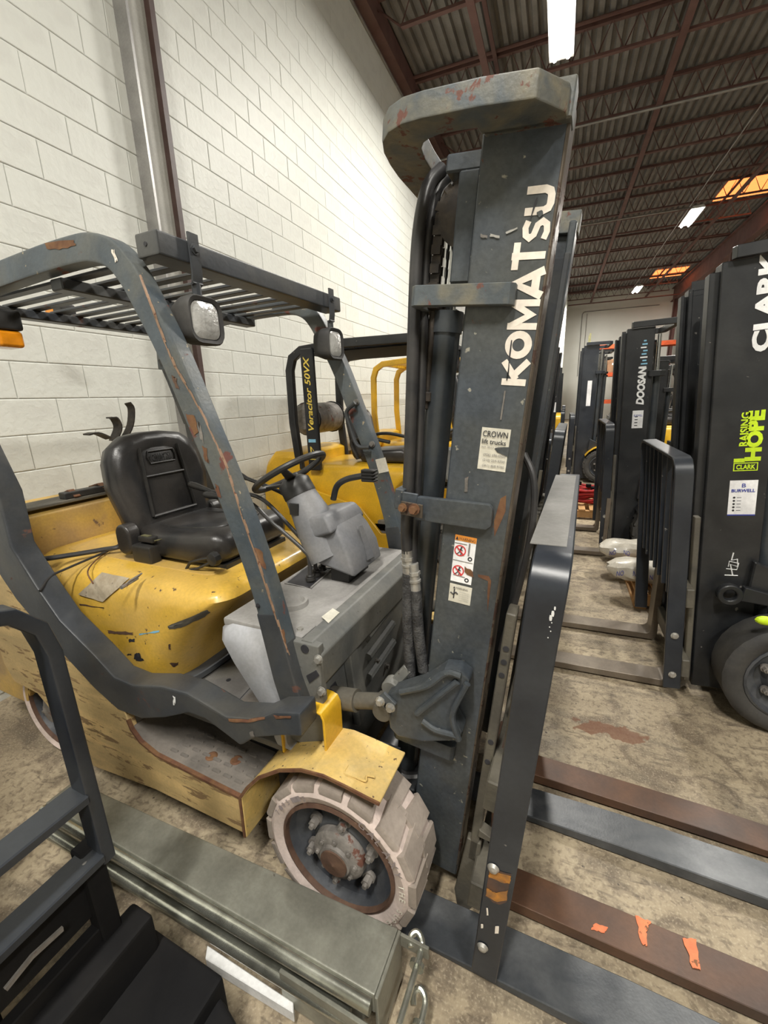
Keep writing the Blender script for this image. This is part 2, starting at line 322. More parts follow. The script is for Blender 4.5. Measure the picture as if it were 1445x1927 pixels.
def text(s, m, parent, origin, right, upv, height, width=None, off=0.0, ext=0.0012, name='lettering', align='LEFT', shear=0.0, label=None):
    """flat lettering: origin = lower left, right/up = directions on the surface"""
    cu = bpy.data.curves.new('txt', 'FONT'); cu.body = s; cu.size = 1.0; cu.offset = off; cu.extrude = 0.0; cu.shear = shear; cu.resolution_u = 3
    t = bpy.data.objects.new('txt', cu); COL.objects.link(t); dg = bpy.context.evaluated_depsgraph_get(); dg.update()
    me = bpy.data.meshes.new_from_object(t.evaluated_get(dg)); bpy.data.objects.remove(t); bpy.data.curves.remove(cu)
    xs = [v.co.x for v in me.vertices]; ys = [v.co.y for v in me.vertices]
    x0, x1, y0, y1 = min(xs), max(xs), min(ys), max(ys)
    right = Vector(right).normalized(); upv = Vector(upv).normalized(); nrm = right.cross(upv)
    sy = height/(y1-y0); sx = sy if width is None else width/(x1-x0); o0 = Vector(origin)
    for v in me.vertices:
        v.co = o0 + right*(v.co.x-x0)*sx + upv*(v.co.y-y0)*sy + nrm*ext - ORG[0]
    me.materials.clear(); me.materials.append(MATS[m]); me.name = name
    o = bpy.data.objects.new(name, me); COL.objects.link(o)
    if parent is not None: o.parent = parent
    if label: o['label'] = label
    return o
from mathutils.bvhtree import BVHTree
def decal(target, poly, name, m, parent=None, rot=None, n=6, lift=0.0012, frame_inv=None):
    """thin patch (chip, scrape, label) laid on the surface of target, outline given as pixels seen from the camera"""
    me = target.data; T_ = frame_inv
    bvh = BVHTree.FromPolygons([v.co[:] for v in me.vertices], [p.vertices[:] for p in me.polygons])
    def hit(px, py):
        d = RTI @ ray(px, py); h_ = bvh.ray_cast(Vector((0, 0, CH))-ORG[0], d)
        return (h_[0], h_[1]) if h_[0] is not None else None
    cx = sum(p[0] for p in poly)/len(poly); cy = sum(p[1] for p in poly)/len(poly)
    bm = bmesh.new(); rows = []
    for k in range(0, n+1):
        f_ = k/n; row = []
        for p in poly:
            q = hit(cx+(p[0]-cx)*f_, cy+(p[1]-cy)*f_)
            if q is None: bm.free(); return None
            nn_ = q[1] if q[1].dot(Vector((0, 0, CH))-ORG[0]-q[0]) > 0 else -q[1]
            row.append(bm.verts.new(q[0]+nn_*lift))
            if k == 0: break
        rows.append(row)
    c0 = rows[0][0]
    for k in range(1, n+1):
        A, B_ = rows[k-1], rows[k]
        for j in range(len(poly)):
            j2 = (j+1) % len(poly)
            if k == 1: bm.faces.new([c0, B_[j], B_[j2]])
            else: bm.faces.new([A[j], B_[j], B_[j2], A[j2]])
    bmesh.ops.recalc_face_normals(bm, faces=bm.faces)
    me2 = bpy.data.meshes.new(name); bm.to_mesh(me2); bm.free(); me2.materials.append(MATS[m])
    for p in me2.polygons: p.use_smooth = True
    o = bpy.data.objects.new(name, me2); COL.objects.link(o); o.parent = parent or target; return o
def ragged(poly, k=3, amp=1.5, seed=1):
    rnd = random.Random(seed); out = []
    for i, p in enumerate(poly):
        q = poly[(i+1) % len(poly)]
        for j in range(k): out.append((p[0]+(q[0]-p[0])*j/k+rnd.uniform(-amp, amp)*(j > 0), p[1]+(q[1]-p[1])*j/k+rnd.uniform(-amp, amp)*(j > 0)))
    return out
def arc(cx, cy, r, a0, a1, n=8):
    return [(cx+r*math.cos(math.radians(a0+(a1-a0)*i/n)), cy+r*math.sin(math.radians(a0+(a1-a0)*i/n))) for i in range(n+1)]
def smooth_path(P, n=6):
    P = [Vector(p) for p in P]; out = []
    Q = [P[0]*2-P[1]]+P+[P[-1]*2-P[-2]]
    for i in range(1, len(Q)-2):
        a, b, c, d = Q[i-1:i+3]
        for k in range(n):
            t = k/n; out.append(0.5*((2*b)+(c-a)*t+(2*a-5*b+4*c-d)*t*t+(3*b-a-3*c+d)*t**3))
    out.append(P[-1]); return out
def rrect(x0, x1, y0, y1, r, n=4):
    return arc(x1-r, y1-r, r, 0, 90, n)+arc(x0+r, y1-r, r, 90, 180, n)+arc(x0+r, y0+r, r, 180, 270, n)+arc(x1-r, y0+r, r, 270, 360, n)
# ================================================================ ROOM
WX, FY, BY, RX, CZ = -2.85, 29.0, -7.0, 13.0, 6.95
def struct(o): o['kind'] = 'structure'; return o
f = struct(MB().box(-4, RX+1, BY-1, FY+1, -0.3, 0).build('floor', 'concrete'))
# control joint grooves in the slab are thin dark saw cuts
wl = struct(MB().box(WX-0.25, WX-0.004, BY, FY, 0, CZ+0.3).build('wall_left', 'block_paint'))
struct(MB().box(-3.1, RX, FY, FY+0.2, 0, CZ+0.3).build('wall_far', 'far_paint'))
struct(MB().box(-3.1, RX, BY-0.2, BY, 0, CZ+0.3).build('wall_back', 'far_paint'))
struct(MB().box(RX, RX+0.2, BY, FY, 0, CZ+0.3).build('wall_right', 'far_paint'))
struct(MB().box(WX, 0.04, 25.6, FY, 0, 6.75).build('wall_partition', 'far_paint'))
# painted concrete blocks: joints recessed, 0.406 x 0.203 m
BL, BH, Z0, YO = 0.4064, 0.2032, -0.0455+0.0, 0.0
# rows: joint at camera height + 0.067 ; columns: joint at Y = 0.830*2.85 on row z 0.5976..0.525
def block_mesh(L_, H_):
    g = 0.0016; t = 0.0014
    mb = MB(); y0, y1, z0, z1 = g, L_-g, g, H_-g; e = 0.005
    mb.rings([[(-0.001, y0, z0), (-0.001, y1, z0), (-0.001, y1, z1), (-0.001, y0, z1)],
              [(t, y0+e, z0+e), (t, y1-e, z0+e), (t, y1-e, z1-e), (t, y0+e, z1-e)]], True, True)
    return mb
me_block = block_mesh(BL, BH).build('brick', 'block_paint', wl, smooth=4).data
bpy.data.objects.remove(bpy.data.objects['brick'])
zj = CH+0.067; zr0 = zj - BH*math.floor(zj/BH)      # lowest joint above the floor
cells = []
yj = 0.830*2.85*1.0
ib = 0
for r in range(-1, 33):
    z = zr0 + r*BH
    k = round((z-zj)/BH)
    off = 0.0 if k % 2 == 0 else BL/2
    for c in range(-22, 66):
        y = yj + off + c*BL
        if y < BY or y+BL > 25.5: continue
        z0_, z1_ = max(z, 0.0), min(z+BH, CZ-0.25)
        if z1_-z0_ < 0.05: continue
        cells.append((y, z0_, z1_))
def area_on_screen(y, z):
    d = Vector((WX, y+BL/2, z-CH+BH/2)); dd = d.dot(fw)
    if dd < 0.3: return 0
    px = WPX/2+F_PX*d.dot(rt)/dd; py = HPX/2-F_PX*d.dot(up)/dd
    if px < -60 or px > 860 or py < -60 or py > 1100: return 0
    return 1/dd
ranked = sorted(cells, key=lambda q: -area_on_screen(q[0], q[1]))
near = set(ranked[:300])
stuff = MB(Matrix.Translation((WX, 0, 0)))
for (y, z0_, z1_) in cells:
    full = abs((z1_-z0_)-BH) < 1e-4
    if (y, z0_, z1_) in near and full:
        o = bpy.data.objects.new('brick', me_block); COL.objects.link(o); o.parent = wl
        o.location = (WX+random.uniform(-0.0012, 0.0012), y, z0_); o.rotation_euler = (random.uniform(-0.002, 0.002), 0, random.uniform(-0.0012, 0.0012))
    else:
        g, t, e = 0.0016, 0.0014, 0.005
        a, b_, c_, d_ = y+g, y+BL-g, z0_+g, z1_-g
        stuff.rings([[(-0.001, a, c_), (-0.001, b_, c_), (-0.001, b_, d_), (-0.001, a, d_)], [(t, a+e, c_+e), (t, b_-e, c_+e), (t, b_-e, d_-e), (t, a+e, d_-e)]])
stuff.build('block_courses', 'block_paint', wl, kind='stuff', smooth=4)
# steel wall columns
def wall_column(y):
    c = MB(); c.box(WX, WX+0.075, y, y+0.17, 0, CZ-0.1, 0); c.box(WX+0.0, WX+0.11, y-0.02, y, 0, CZ-0.1, 1); c.box(WX, WX+0.12, y+0.17, y+0.215, 0, CZ-0.1, 2)
    c.rod((WX+0.03, y+0.235, 0), (WX+0.03, y+0.235, CZ-0.3), 0.014, 8, 3)
    return c
o = wall_column(2.66).build('trim_1', ['column_white', 'conduit', 'column_brown', 'conduit'], kind='structure')
struct(MB().box(WX+0.01, WX+0.035, 3.5, 25.5, CZ-0.38, CZ-0.36).build('trim_2', 'conduit'))
struct(MB().box(WX, WX+0.16, BY, 25.5, CZ-0.30, CZ-0.02).build('trim_3', 'red_steel'))
# ceiling: ribbed deck, open web joists, girders
cl = struct(MB().box(-3.1, RX+0.2, BY-0.2, FY+0.2, CZ+0.06, CZ+0.2).build('ceiling', 'deck_grey'))
rib = MB(); x = WX
while x < RX:
    rib.prism([(x, CZ+0.06), (x+0.02, CZ), (x+0.085, CZ), (x+0.105, CZ+0.06)], 'y', BY, FY); x += 0.15
rib.build('deck_ribs', 'deck_grey', cl, kind='stuff')
JZ = 6.5; jx1 = 5.3
def joist_mb(x0, x1):
    j = MB(); j.box(x0, x1, -0.03, 0.03, CZ-0.06, CZ-0.01); j.box(x0+0.5, x1-0.4, -0.032, 0.032, JZ, JZ+0.035)
    n = int((x1-x0-0.9)/0.36); s_ = (x1-x0-0.9)/n
    for i in range(n):
        a = x0+0.5+i*s_; j.tube([(a, 0, JZ+0.02), (a+s_/2, 0, CZ-0.03), (a+s_, 0, JZ+0.02)], 0.011, 4, cap=False)
    j.tube([(x0+0.02, 0, CZ-0.04), (x0+0.5, 0, JZ+0.02)], 0.016, 5)
    return j
j0 = joist_mb(WX, jx1).build('joist', 'red_steel', cl); j0.location.y = 10.49
j1 = joist_mb(jx1, RX).build('joist', 'red_steel', cl); j1.location.y = 10.49
yy = 10.49-1.75*9
ys = []
while yy < FY-0.5: ys.append(yy); yy += 1.75
for yv in ys:
    if abs(yv-10.49) < 0.01: continue
    for src in (j0, j1):
        c = src.copy(); COL.objects.link(c); c.parent = cl; c.location.y = yv
for gx in (jx1,):
    gd = MB(); gd.box(gx-0.11, gx+0.11, BY, FY, 6.72, 6.76); gd.box(gx-0.11, gx+0.11, BY, FY, 6.08, 6.12); gd.box(gx-0.012, gx+0.012, BY, FY, 6.1, 6.74)
    struct(gd.build('trim_4', 'red_steel'))
    for cy in (28.2, 12.0, 20.0, 4.0, -4.0):
        c = MB(); c.box(gx-0.1, gx+0.1, cy-0.012, cy+0.012, 0, 6.08); c.box(gx-0.1, gx-0.085, cy-0.1, cy+0.1, 0, 6.08); c.box(gx+0.085, gx+0.1, cy-0.1, cy+0.1, 0, 6.08)
        struct(c.build('trim_5', 'red_steel'))
br = MB()
for bx in (1.30, -1.4, 4.0): br.box(bx-0.05, bx+0.05, BY, FY, JZ-0.03, JZ); br.box(bx+0.04, bx+0.1, BY, FY, CZ-0.1, CZ-0.07)
br.build('bridging', 'red_steel', cl)
MB().tube([(2.99, BY, 6.42), (2.99, FY, 6.42)], 0.012, 6).build('conduit', 'conduit', cl)
MB().tube([(-2.4, 15.62, 6.36), (3.22, 15.62, 6.36)], 0.02, 8).build('sprinkler_pipe', 'conduit', cl)
MB().tube([(WX, 10.35, 6.42), (9, 10.35, 6.42)], 0.022, 8).build('sprinkler_pipe', 'conduit', cl)
MB().tube([(WX, 8.6, 6.9), (7, 8.6, 6.9)], 0.025, 8).build('sprinkler_pipe', 'red_steel', cl)
MB().tube([(0.1, 27.0, 6.1), (5.2, 27.0, 6.1)], 0.03, 8).build('sprinkler_pipe', 'red_steel', cl)
far = MB(); P = [(0.9, 28.97, 2.5), (0.9, 28.97, 5.9), (1.0, 28.97, 6.0), (4.7, 28.97, 6.0)]; far.tube(P, 0.02, 6)
far.tube([(1.15, 28.97, 2.5), (1.15, 28.97, 5.9)], 0.015, 6); far.build('trim_6', 'conduit', None, kind='structure')
# skylights glow orange between the joists
def skylight(x0, x1, y0, y1):
    o = MB().box(x0, x1, y0, y1, CZ-0.012, CZ-0.002).build('skylight', 'skylight', cl); return o
skylight(3.85, 5.15, 15.9, 17.3); skylight(3.8, 5.1, 25.3, 26.9)
# ceiling lamps
FIX = []
def ceiling_lamp(x, y, label):
    t = thing('ceiling_lamp', label, 'lamp', (x, y, LAMP_Z), 0, 'ceiling lamps')
    if not FIX:
        a = MB().prism([(-0.16, 0), (0.16, 0), (0.11, 0.06), (-0.11, 0.06)], 'y', -0.68, 0.68).build('housing', 'fixture_white', t, 0.004)
        b = MB().rod((-0.085, -0.62, -0.02), (-0.085, 0.62, -0.02), 0.026, 10).build('tube', 'tube_light', t)
        c = MB().rod((0.085, -0.62, -0.02), (0.085, 0.62, -0.02), 0.026, 10).build('tube', 'tube_light', t)
        d = MB().tube([(0, -0.5, 0.06), (0, -0.5, 0.85)], 0.004, 5).build('hanger', 'conduit', t)
        e = MB().tube([(0, 0.5, 0.06), (0, 0.5, 0.85)], 0.004, 5).build('hanger', 'conduit', t)
        FIX.extend([a, b, c, d, e])
    else:
        for q in FIX:
            c = q.copy(); COL.objects.link(c); c.parent = t
    return t
LL = ['twin-tube ceiling lamp hanging behind the photographer', 'twin-tube ceiling lamp at the top edge above the tall grey mast',
      'small distant ceiling lamp beside the partition corner, right of the grey mast', 'twin-tube ceiling lamp over the aisle behind the photographer',
      'twin-tube ceiling lamp high over the near end of the aisle', 'twin-tube ceiling lamp in mid hall just below the larger orange skylight',
      'distant ceiling lamp near the far wall beside the smaller orange skylight']
for (lx_, ly_), lb in zip(LAMPS, LL): ceiling_lamp(lx_, ly_, lb)
# ================================================================ NEAR FORKLIFT (own frame: x forward, y across, z up)
YC = 1.365
KO = Vector((-1.3, YC, 0)); ORG[0] = KO
t = thing('forklift', 'worn yellow forklift with grey mast, overhead guard and black seat in the foreground', 'forklift', RT @ KO, TA)
FL = t
def mir(y): return 2*YC-y
# ---- mast frame: u forward, v across, w up; leans forward 5.6 degrees
LEAN = math.radians(5.6)
MM = Matrix(((math.cos(LEAN), 0, math.sin(LEAN), -0.276), (0, 1, 0, YC), (-math.sin(LEAN), 0, math.cos(LEAN), 0), (0, 0, 0, 1)))
def MP(u, v, w): return MM @ Vector((u, v, w))
def rail(mb, v, sgn, u0, u1, w0, w1, web=0.016, fl=0.09, ft=0.022, mi=0):
    P = [(u0, v), (u1, v), (u1, v+sgn*fl), (u1-ft, v+sgn*fl), (u1-ft, v+sgn*web), (u0+ft, v+sgn*web), (u0+ft, v+sgn*fl), (u0, v+sgn*fl)]
    mb.prism(P, 'z', w0, w1, mi)
mast = None
m = MB(MM); rail(m, -0.335, 1, -0.165, 0.0, 0.07, 2.12); mast = m.build('mast', 'steel_paint', t, 0.004)
m = MB(MM); rail(m, 0.335, -1, -0.165, 0.0, 0.07, 2.12); m.build('outer_rail', 'steel_paint', mast, 0.004)
m = MB(MM); m.box(-0.006, 0.003, -0.336, -0.25, 0.12, 2.15); m.build('wear_edge', 'steel_edge', mast, 0.003, label='bare rusty front edge of the rail')
m = MB(MM)
rail(m, -0.305, 1, -0.135, -0.004, 0.12, 2.03, 0.014, 0.07, 0.018); m.build('inner_rail', 'frame_dark', mast, 0.003)
m = MB(MM); rail(m, 0.305, -1, -0.135, -0.004, 0.12, 2.03, 0.014, 0.07, 0.018); m.build('inner_rail', 'frame_dark', mast, 0.003)
# crosshead: flat C shaped ring at the top
o_ = [(0.0, -0.335), (0.0, -0.375), (-0.055, -0.42), (-0.30, -0.42)]+[(-0.30+0.085*-math.sin(math.radians(a)), -0.335-0.085*math.cos(math.radians(a))) for a in (0, 22, 45, 67, 90)]
near_o = [(0.0, -0.335), (-0.004, -0.372), (-0.052, -0.430), (-0.15, -0.438), (-0.26, -0.436), (-0.305, -0.430), (-0.343, -0.410), (-0.370, -0.378), (-0.386, -0.335), (-0.395, -0.28), (-0.400, -0.22)]
near_i = [(-0.12, -0.335), (-0.165, -0.345), (-0.168, -0.370), (-0.20, -0.371), (-0.225, -0.371), (-0.245, -0.370), (-0.268, -0.362), (-0.285, -0.350), (-0.297, -0.33), (-0.304, -0.29), (-0.308, -0.22)]
ringp = near_o+[(p[0], -p[1]) for p in reversed(near_o)]+[(p[0], -p[1]) for p in near_i]+list(reversed(near_i))
# build as quads between outer and inner outlines
m = MB(MM); outer = near_o+[(p[0], -p[1]) for p in reversed(near_o)]; inner = near_i+[(p[0], -p[1]) for p in reversed(near_i)]
R = []
for a, b in zip(outer, inner): R.append([(a[0], a[1], 2.100), (b[0], b[1], 2.100), (b[0], b[1], 2.145), (a[0], a[1], 2.145)])
m.rings(R, True); m.build('top_crossmember', 'steel_paint_worn', mast, 0.004, 2)
m = MB(MM); m.box(-0.16, 0.005, -0.355, -0.30, 2.10, 2.165); m.build('rail_cap', 'steel_paint_worn', mast, 0.003)
m = MB(MM); m.box(-0.16, 0.005, 0.30, 0.355, 2.10, 2.165); m.build('rail_cap', 'steel_paint_worn', mast, 0.003)
# inner mast crosshead, chain anchor block
m = MB(MM); m.box(-0.25, -0.08, -0.30, 0.30, 2.062, 2.098); m.box(-0.215, -0.168, -0.31, -0.295, 1.84, 2.06); m.build('inner_crosshead', 'steel_paint', mast, 0.004)
m = MB(MM); m.tube([(-0.330, -0.20, 2.09), (-0.315, -0.205, 2.05), (-0.285, -0.215, 2.00)], [0.012, 0.02, 0.012], 8); m.build('hose_guide', 'steel_paint_worn', mast)
# chains over sheaves
for v in (-0.262, 0.262):
    m = MB(MM)
    m.lathe([(0.02, -0.02), (0.07, -0.02), (0.062, -0.01), (0.062, 0.01), (0.07, 0.02), (0.02, 0.02)], (-0.195, v, 1.985), 'y', 24)
    m.build('sheave', 'chain_steel', mast)
    c = MB(MM)
    path = [(-0.265, 0, 1.83+0.02*i) for i in range(8)]+[(-0.195+0.07*math.cos(math.radians(a)), 0, 1.985+0.07*math.sin(math.radians(a))) for a in range(170, -5, -15)]+[(-0.125, 0, 1.96-0.05*i) for i in range(26)]
    for i in range(len(path)-1):
        a = Vector(path[i])+Vector((0, v, 0)); b = Vector(path[i+1])+Vector((0, v, 0)); L_ = (b-a).length
        for s in (-0.016, -0.008, 0.0, 0.008, 0.016):
            if (i+int(s*125)) % 2 == 0 or L_ > 0.03: c.bar([a+Vector((0, s, 0)), b+Vector((0, s, 0))], 0.004, 0.022, (0, 1, 0))
    c.build('lift_chain', 'chain_steel', mast)
    c = MB(MM); c.box(-0.285, -0.245, v-0.028, v+0.028, 1.79, 1.845); c.rod((-0.265, v, 1.55), (-0.265, v, 1.79), 0.010, 8); c.tube([(-0.265, v, 1.57), (-0.265, v, 1.595)], 0.018, 6)
    c.build('chain_anchor', 'chain_steel', mast, 0.002)
# lift cylinders
for v in (-0.235, 0.235):
    c = MB(MM); c.rod((-0.235, v, 0.15), (-0.235, v, 1.78), 0.036, 20); c.tube([(-0.235, v, 1.74), (-0.235, v, 1.79)], 0.040, 20); c.build('lift_cylinder', 'cylinder_steel', mast)
    c = MB(MM); c.rod((-0.235, v, 1.78), (-0.235, v, 2.06), 0.019, 16); c.build('piston_rod', 'chrome', mast)
    c = MB(MM); c.tube([(-0.30, v, 1.60), (-0.30, v, 1.54)], 0.017, 6); c.rod((-0.30, v, 1.54), (-0.30, v, 1.42), 0.010, 8); c.build('fitting', 'chain_steel', mast)
# mid brackets
def band(name, w0, w1, ub, m_='steel_paint_worn', v1=-0.30, uf=-0.055):
    b = MB(MM)
    pts = [(uf, -0.335), (uf, -0.352), (uf-0.01, -0.362), (ub+0.012, -0.362), (ub, -0.35), (ub, 0.35), (ub+0.012, 0.362), (uf-0.01, 0.362), (uf, 0.352), (uf, 0.335)]
    inn = [(uf-0.018, -0.335), (uf-0.018, -0.338), (uf-0.02, -0.34), (ub+0.03, -0.34), (ub+0.02, -0.33), (ub+0.02, 0.33), (ub+0.03, 0.34), (uf-0.02, 0.34), (uf-0.018, 0.338), (uf-0.018, 0.335)]
    R = [[(a[0], a[1], w0), (c[0], c[1], w0), (c[0], c[1], w1), (a[0], a[1], w1)] for a, c in zip(pts, inn)]
    b.rings(R, True); return b.build(name, m_, mast, 0.003)
band('middle_crossmember', 1.785, 1.828, -0.29)
m = MB(MM); m.prism([(-0.24, 1.27), (-0.235, 1.335), (-0.05, 1.345), (-0.04, 1.335), (-0.038, 1.29), (-0.05, 1.278)], 'y', -0.355, -0.337); m.build('cylinder_clamp', 'steel_paint', mast, 0.004, 2)
m = MB(MM); m.box(-0.285, -0.235, -0.35, -0.343, 1.285, 1.34); m.box(-0.30, -0.275, -0.35, -0.30, 1.29, 1.345); m.build('clamp_tab', 'steel_paint', mast, 0.002)
b = MB(); q1 = K(755, 955, y=1.0); q2 = K(795, 963, y=0.99)
b.bar([q1+Vector((0, 0, 0)), q2], 0.006, 0.036, (0, 1, 0)); b.build('hose_clamp', 'steel_edge', mast, 0.001)
b = MB(); b.bolt(K(758, 955, y=0.992), (0, -1, 0), 0.008, 0.012); b.bolt(K(780, 958, y=0.985), (0, -1, 0), 0.010, 0.014); b.build('clamp_bolt', 'rust_edge', mast)
band('lower_crossmember', 0.55, 0.60, -0.25, 'steel_paint')
m = MB(MM); m.box(-0.20, -0.17, -0.33, 0.33, 0.16, 0.34); m.build('base_crossmember', 'black_paint', mast, 0.004)
# lettering and stickers on the near rail
def MX(u, w, e=0.0): return MP(u, -0.335-e, w)
RU = MM.to_3x3() @ Vector((0, 0, 1)); RUu = MM.to_3x3() @ Vector((-1, 0, 0))
def mtext(s, m_, u, w, h, wd, e=0.001, **k): return text(s, m_, mast, MX(u, w, e), RU, RUu, h, wd, **k)
# the word runs up the rail, tops of the letters to the rear
MMI = MM.inverted()
def near_web(px, py):
    p = MMI @ K(px, py, y=YC-0.3365); return p.x, p.z
GLY = {  # strokes in a unit box, x along the word, y up the letter
 'K': [[(0.14, 0), (0.14, 1)], [(0.24, 0.42), (0.86, 1.0)], [(0.36, 0.55), (0.88, 0.0)]],
 'O': [[(0.5+0.36*math.cos(a*math.pi/12), 0.5+0.36*math.sin(a*math.pi/12)) for a in range(25)]],
 'M': [[(0.12, 0), (0.12, 1)], [(0.88, 0), (0.88, 1)], [(0.12, 0.92), (0.5, 0.25), (0.88, 0.92)]],
 'A': [[(0.10, 0), (0.5, 0.95), (0.90, 0)], [(0.25, 0.25), (0.75, 0.25)]],
 'T': [[(0.5, 0), (0.5, 1)], [(0.0, 0.87), (1.0, 0.87)]],
 'S': [[(0.88, 0.80), (0.6, 0.88), (0.3, 0.84), (0.17, 0.70), (0.3, 0.56), (0.7, 0.46), (0.83, 0.30), (0.7, 0.15), (0.4, 0.12), (0.10, 0.20)]],
 'U': [[(0.14, 1), (0.14, 0.35), (0.22, 0.18), (0.36, 0.13), (0.64, 0.13), (0.78, 0.18), (0.86, 0.35), (0.86, 1)]]}
def stroke_letter(ch, u_base, w_bot, width, height, th=0.26):
    m = MB(MM); lay = 0
    def P(q): return Vector((u_base-q[1]*height, w_bot+q[0]*width))
    tw = th*min(width, height)
    for st_ in GLY[ch]:
        pts = [P(q) for q in st_]
        L_, R_ = [], []
        for i, p in enumerate(pts):
            a = pts[max(i-1, 0)]; b = pts[min(i+1, len(pts)-1)]
            if ch == 'O' and i in (0, len(pts)-1): a, b = pts[-2], pts[1]
            d = (b-a).normalized(); n_ = Vector((-d.y, d.x)); k = 1.0
            if 0 < i < len(pts)-1:
                d1 = (p-pts[i-1]).normalized(); d2 = (pts[i+1]-p).normalized(); k = min(1.8, 1/max(0.4, math.sqrt(max(0.0, (1+d1.dot(d2))/2))))
            L_.append(p+n_*tw/2*k); R_.append(p-n_*tw/2*k)
        v = -0.3362-0.00008*lay; lay += 1
        A = [m._v((q.x, v, q.y)) for q in L_]; B_ = [m._v((q.x, v, q.y)) for q in R_]
        for i in range(len(pts)-1): m.face([A[i], A[i+1], B_[i+1], B_[i]])
    return m.build('letter', 'letter_cream', mast)
for s, yb_, yt_, xr, xl in (('K', 727, 672, 992, 946), ('O', 676, 622, 1001, 950), ('M', 621, 563, 1013, 957), ('A', 563, 503, 1022, 966), ('T', 507, 455, 1026, 963), ('S', 455, 409, 1036, 982), ('U', 404, 348, 1044, 990)):
    wb_ = near_web((xr+xl)/2, yb_)[1]; wt_ = near_web((xr+xl)/2, yt_)[1]; ym = (yb_+yt_)/2; ur = near_web(xr, ym)[0]; ul = near_web(xl, ym)[0]
    stroke_letter(s, ur, wb_, wt_-wb_, ur-ul, 0.27 if s != 'M' else 0.22)
def msticker(name, u0, u1, w0, w1, mt, e=0.0012, label=None):
    s = MB(MM); s.box(u0, u1, -0.335-e, -0.3345, w0, w1); return s.build(name, mt, mast, 0.0, label=label)
UX, UZ = MM.to_3x3() @ Vector((1, 0, 0)), RU
def st(s, u, w, h, wd=None, m_='ink', e=0.0022, **k): return text(s, m_, mast, MX(u, w, e), UX, UZ, h, wd, name='print', **k)
# dealer sticker
msticker('dealer_sticker', -0.093, -0.026, 1.425, 1.525, 'sticker_white', label='cream dealer sticker with three phone numbers, torn at the right')
st('CROWN', -0.089, 1.504, 0.014, 0.058, off=0.01); st('lift trucks', -0.089, 1.487, 0.012, 0.056, off=0.01); st('SALES · SERVICE · PARTS', -0.089, 1.478, 0.004, 0.045, 'ink_grey')
for i, s in enumerate(('(956) 696-0950', '(210) 259-9700', '(361) 468-9780')): st(s, -0.082, 1.457-i*0.013, 0.008, 0.052, 'ink_grey')
m = MB(MM); m.prism([(-0.024, 1.485), (-0.05, 1.482), (-0.058, 1.478), (-0.05, 1.47), (-0.024, 1.462)], 'y', -0.3375, -0.3372); m.build('sticker_tear', 'steel_paint', mast)
# warning stickers
msticker('warning_sticker', -0.128, -0.072, 1.115, 1.245, 'sticker_clean', label='tall warning sticker with orange header and red prohibition symbols')
m = MB(MM); m.box(-0.128, -0.072, -0.3368, -0.336, 1.232, 1.247); m.build('sticker_header', 'sticker_orange', mast)
st('▲WARNING', -0.126, 1.235, 0.009, 0.052, e=0.003)
def ringm(u, w, r, mt='ink_red', slash=True, name='prohibition_symbol'):
    m = MB(MM); m.lathe([(r, 0), (r-0.003, 0), (r-0.003, 0.0004), (r, 0.0004)], (u, -0.337, w), 'y', 24)
    if slash:
        c = r*0.72; m.bar([(u-c, -0.3375, w+c), (u+c, -0.3375, w-c)], 0.0008, 0.003, (0, 1, 0))
    m.build(name, mt, mast)
ringm(-0.111, 1.205, 0.0155); ringm(-0.110, 1.148, 0.0155)
def man(u, w):
    m = MB(MM); v = -0.3371
    m.ball((u+0.003, v, w+0.009), 0.0026, 8, (1, 0.2, 1)); m.bar([(u+0.002, v, w+0.006), (u, v, w-0.002)], 0.001, 0.004, (0, 1, 0))
    m.bar([(u, v, w-0.001), (u+0.004, v, w-0.007), (u+0.002, v, w-0.012)], 0.001, 0.002, (0, 1, 0)); m.bar([(u, v, w-0.001), (u-0.004, v, w-0.007), (u-0.008, v, w-0.010)], 0.001, 0.002, (0, 1, 0))
    m.bar([(u+0.001, v, w+0.004), (u+0.007, v, w+0.001)], 0.001, 0.0015, (0, 1, 0)); m.bar([(u+0.001, v, w+0.004), (u-0.005, v, w+0.002)], 0.001, 0.0015, (0, 1, 0)); m.build('figure_symbol', 'ink', mast)
man(-0.111, 1.205); man(-0.110, 1.148)
for a_, b_, w_ in (((-0.127, 1.225), (-0.095, 1.225), 0.0015), ((-0.088, 1.229), (-0.088, 1.195), 0.004), ((-0.127, 1.177), (-0.075, 1.177), 0.001), ((-0.122, 1.135), (-0.09, 1.133), 0.0015)):
    m = MB(MM); m.bar([(a_[0], -0.337, a_[1]), (b_[0], -0.337, b_[1])], 0.001, w_, (0, 1, 0)); m.build('line_symbol', 'ink_grey', mast)
ringm(-0.083, 1.187, 0.006, 'ink', False, 'wheel_symbol'); ringm(-0.085, 1.126, 0.006, 'ink', False, 'wheel_symbol')
m = MB(MM); m.prism([(-0.094, 1.165), (-0.088, 1.16), (-0.078, 1.16), (-0.072, 1.155), (-0.068, 1.140), (-0.085, 1.143), (-0.093, 1.15)], 'y', -0.3378, -0.3373); m.build('scrape_mark', 'rust_edge', mast)
msticker('caution_sticker', -0.128, -0.068, 1.055, 1.107, 'sticker_white', label='small square white warning sticker under the tall one')
st('▲WARNING', -0.118, 1.096, 0.006, 0.04)
for i in range(5): st('keep hands and feet clear', -0.100, 1.087-i*0.006, 0.0032, 0.026, 'ink_grey')
m = MB(MM); m.tube([(-0.124, -0.337, 1.082), (-0.116, -0.337, 1.078), (-0.109, -0.337, 1.085), (-0.104, -0.337, 1.08)], 0.002, 5); m.bar([(-0.114, -0.337, 1.093), (-0.114, -0.337, 1.066)], 0.001, 0.003, (0, 1, 0)); m.build('hand_symbol', 'ink', mast)
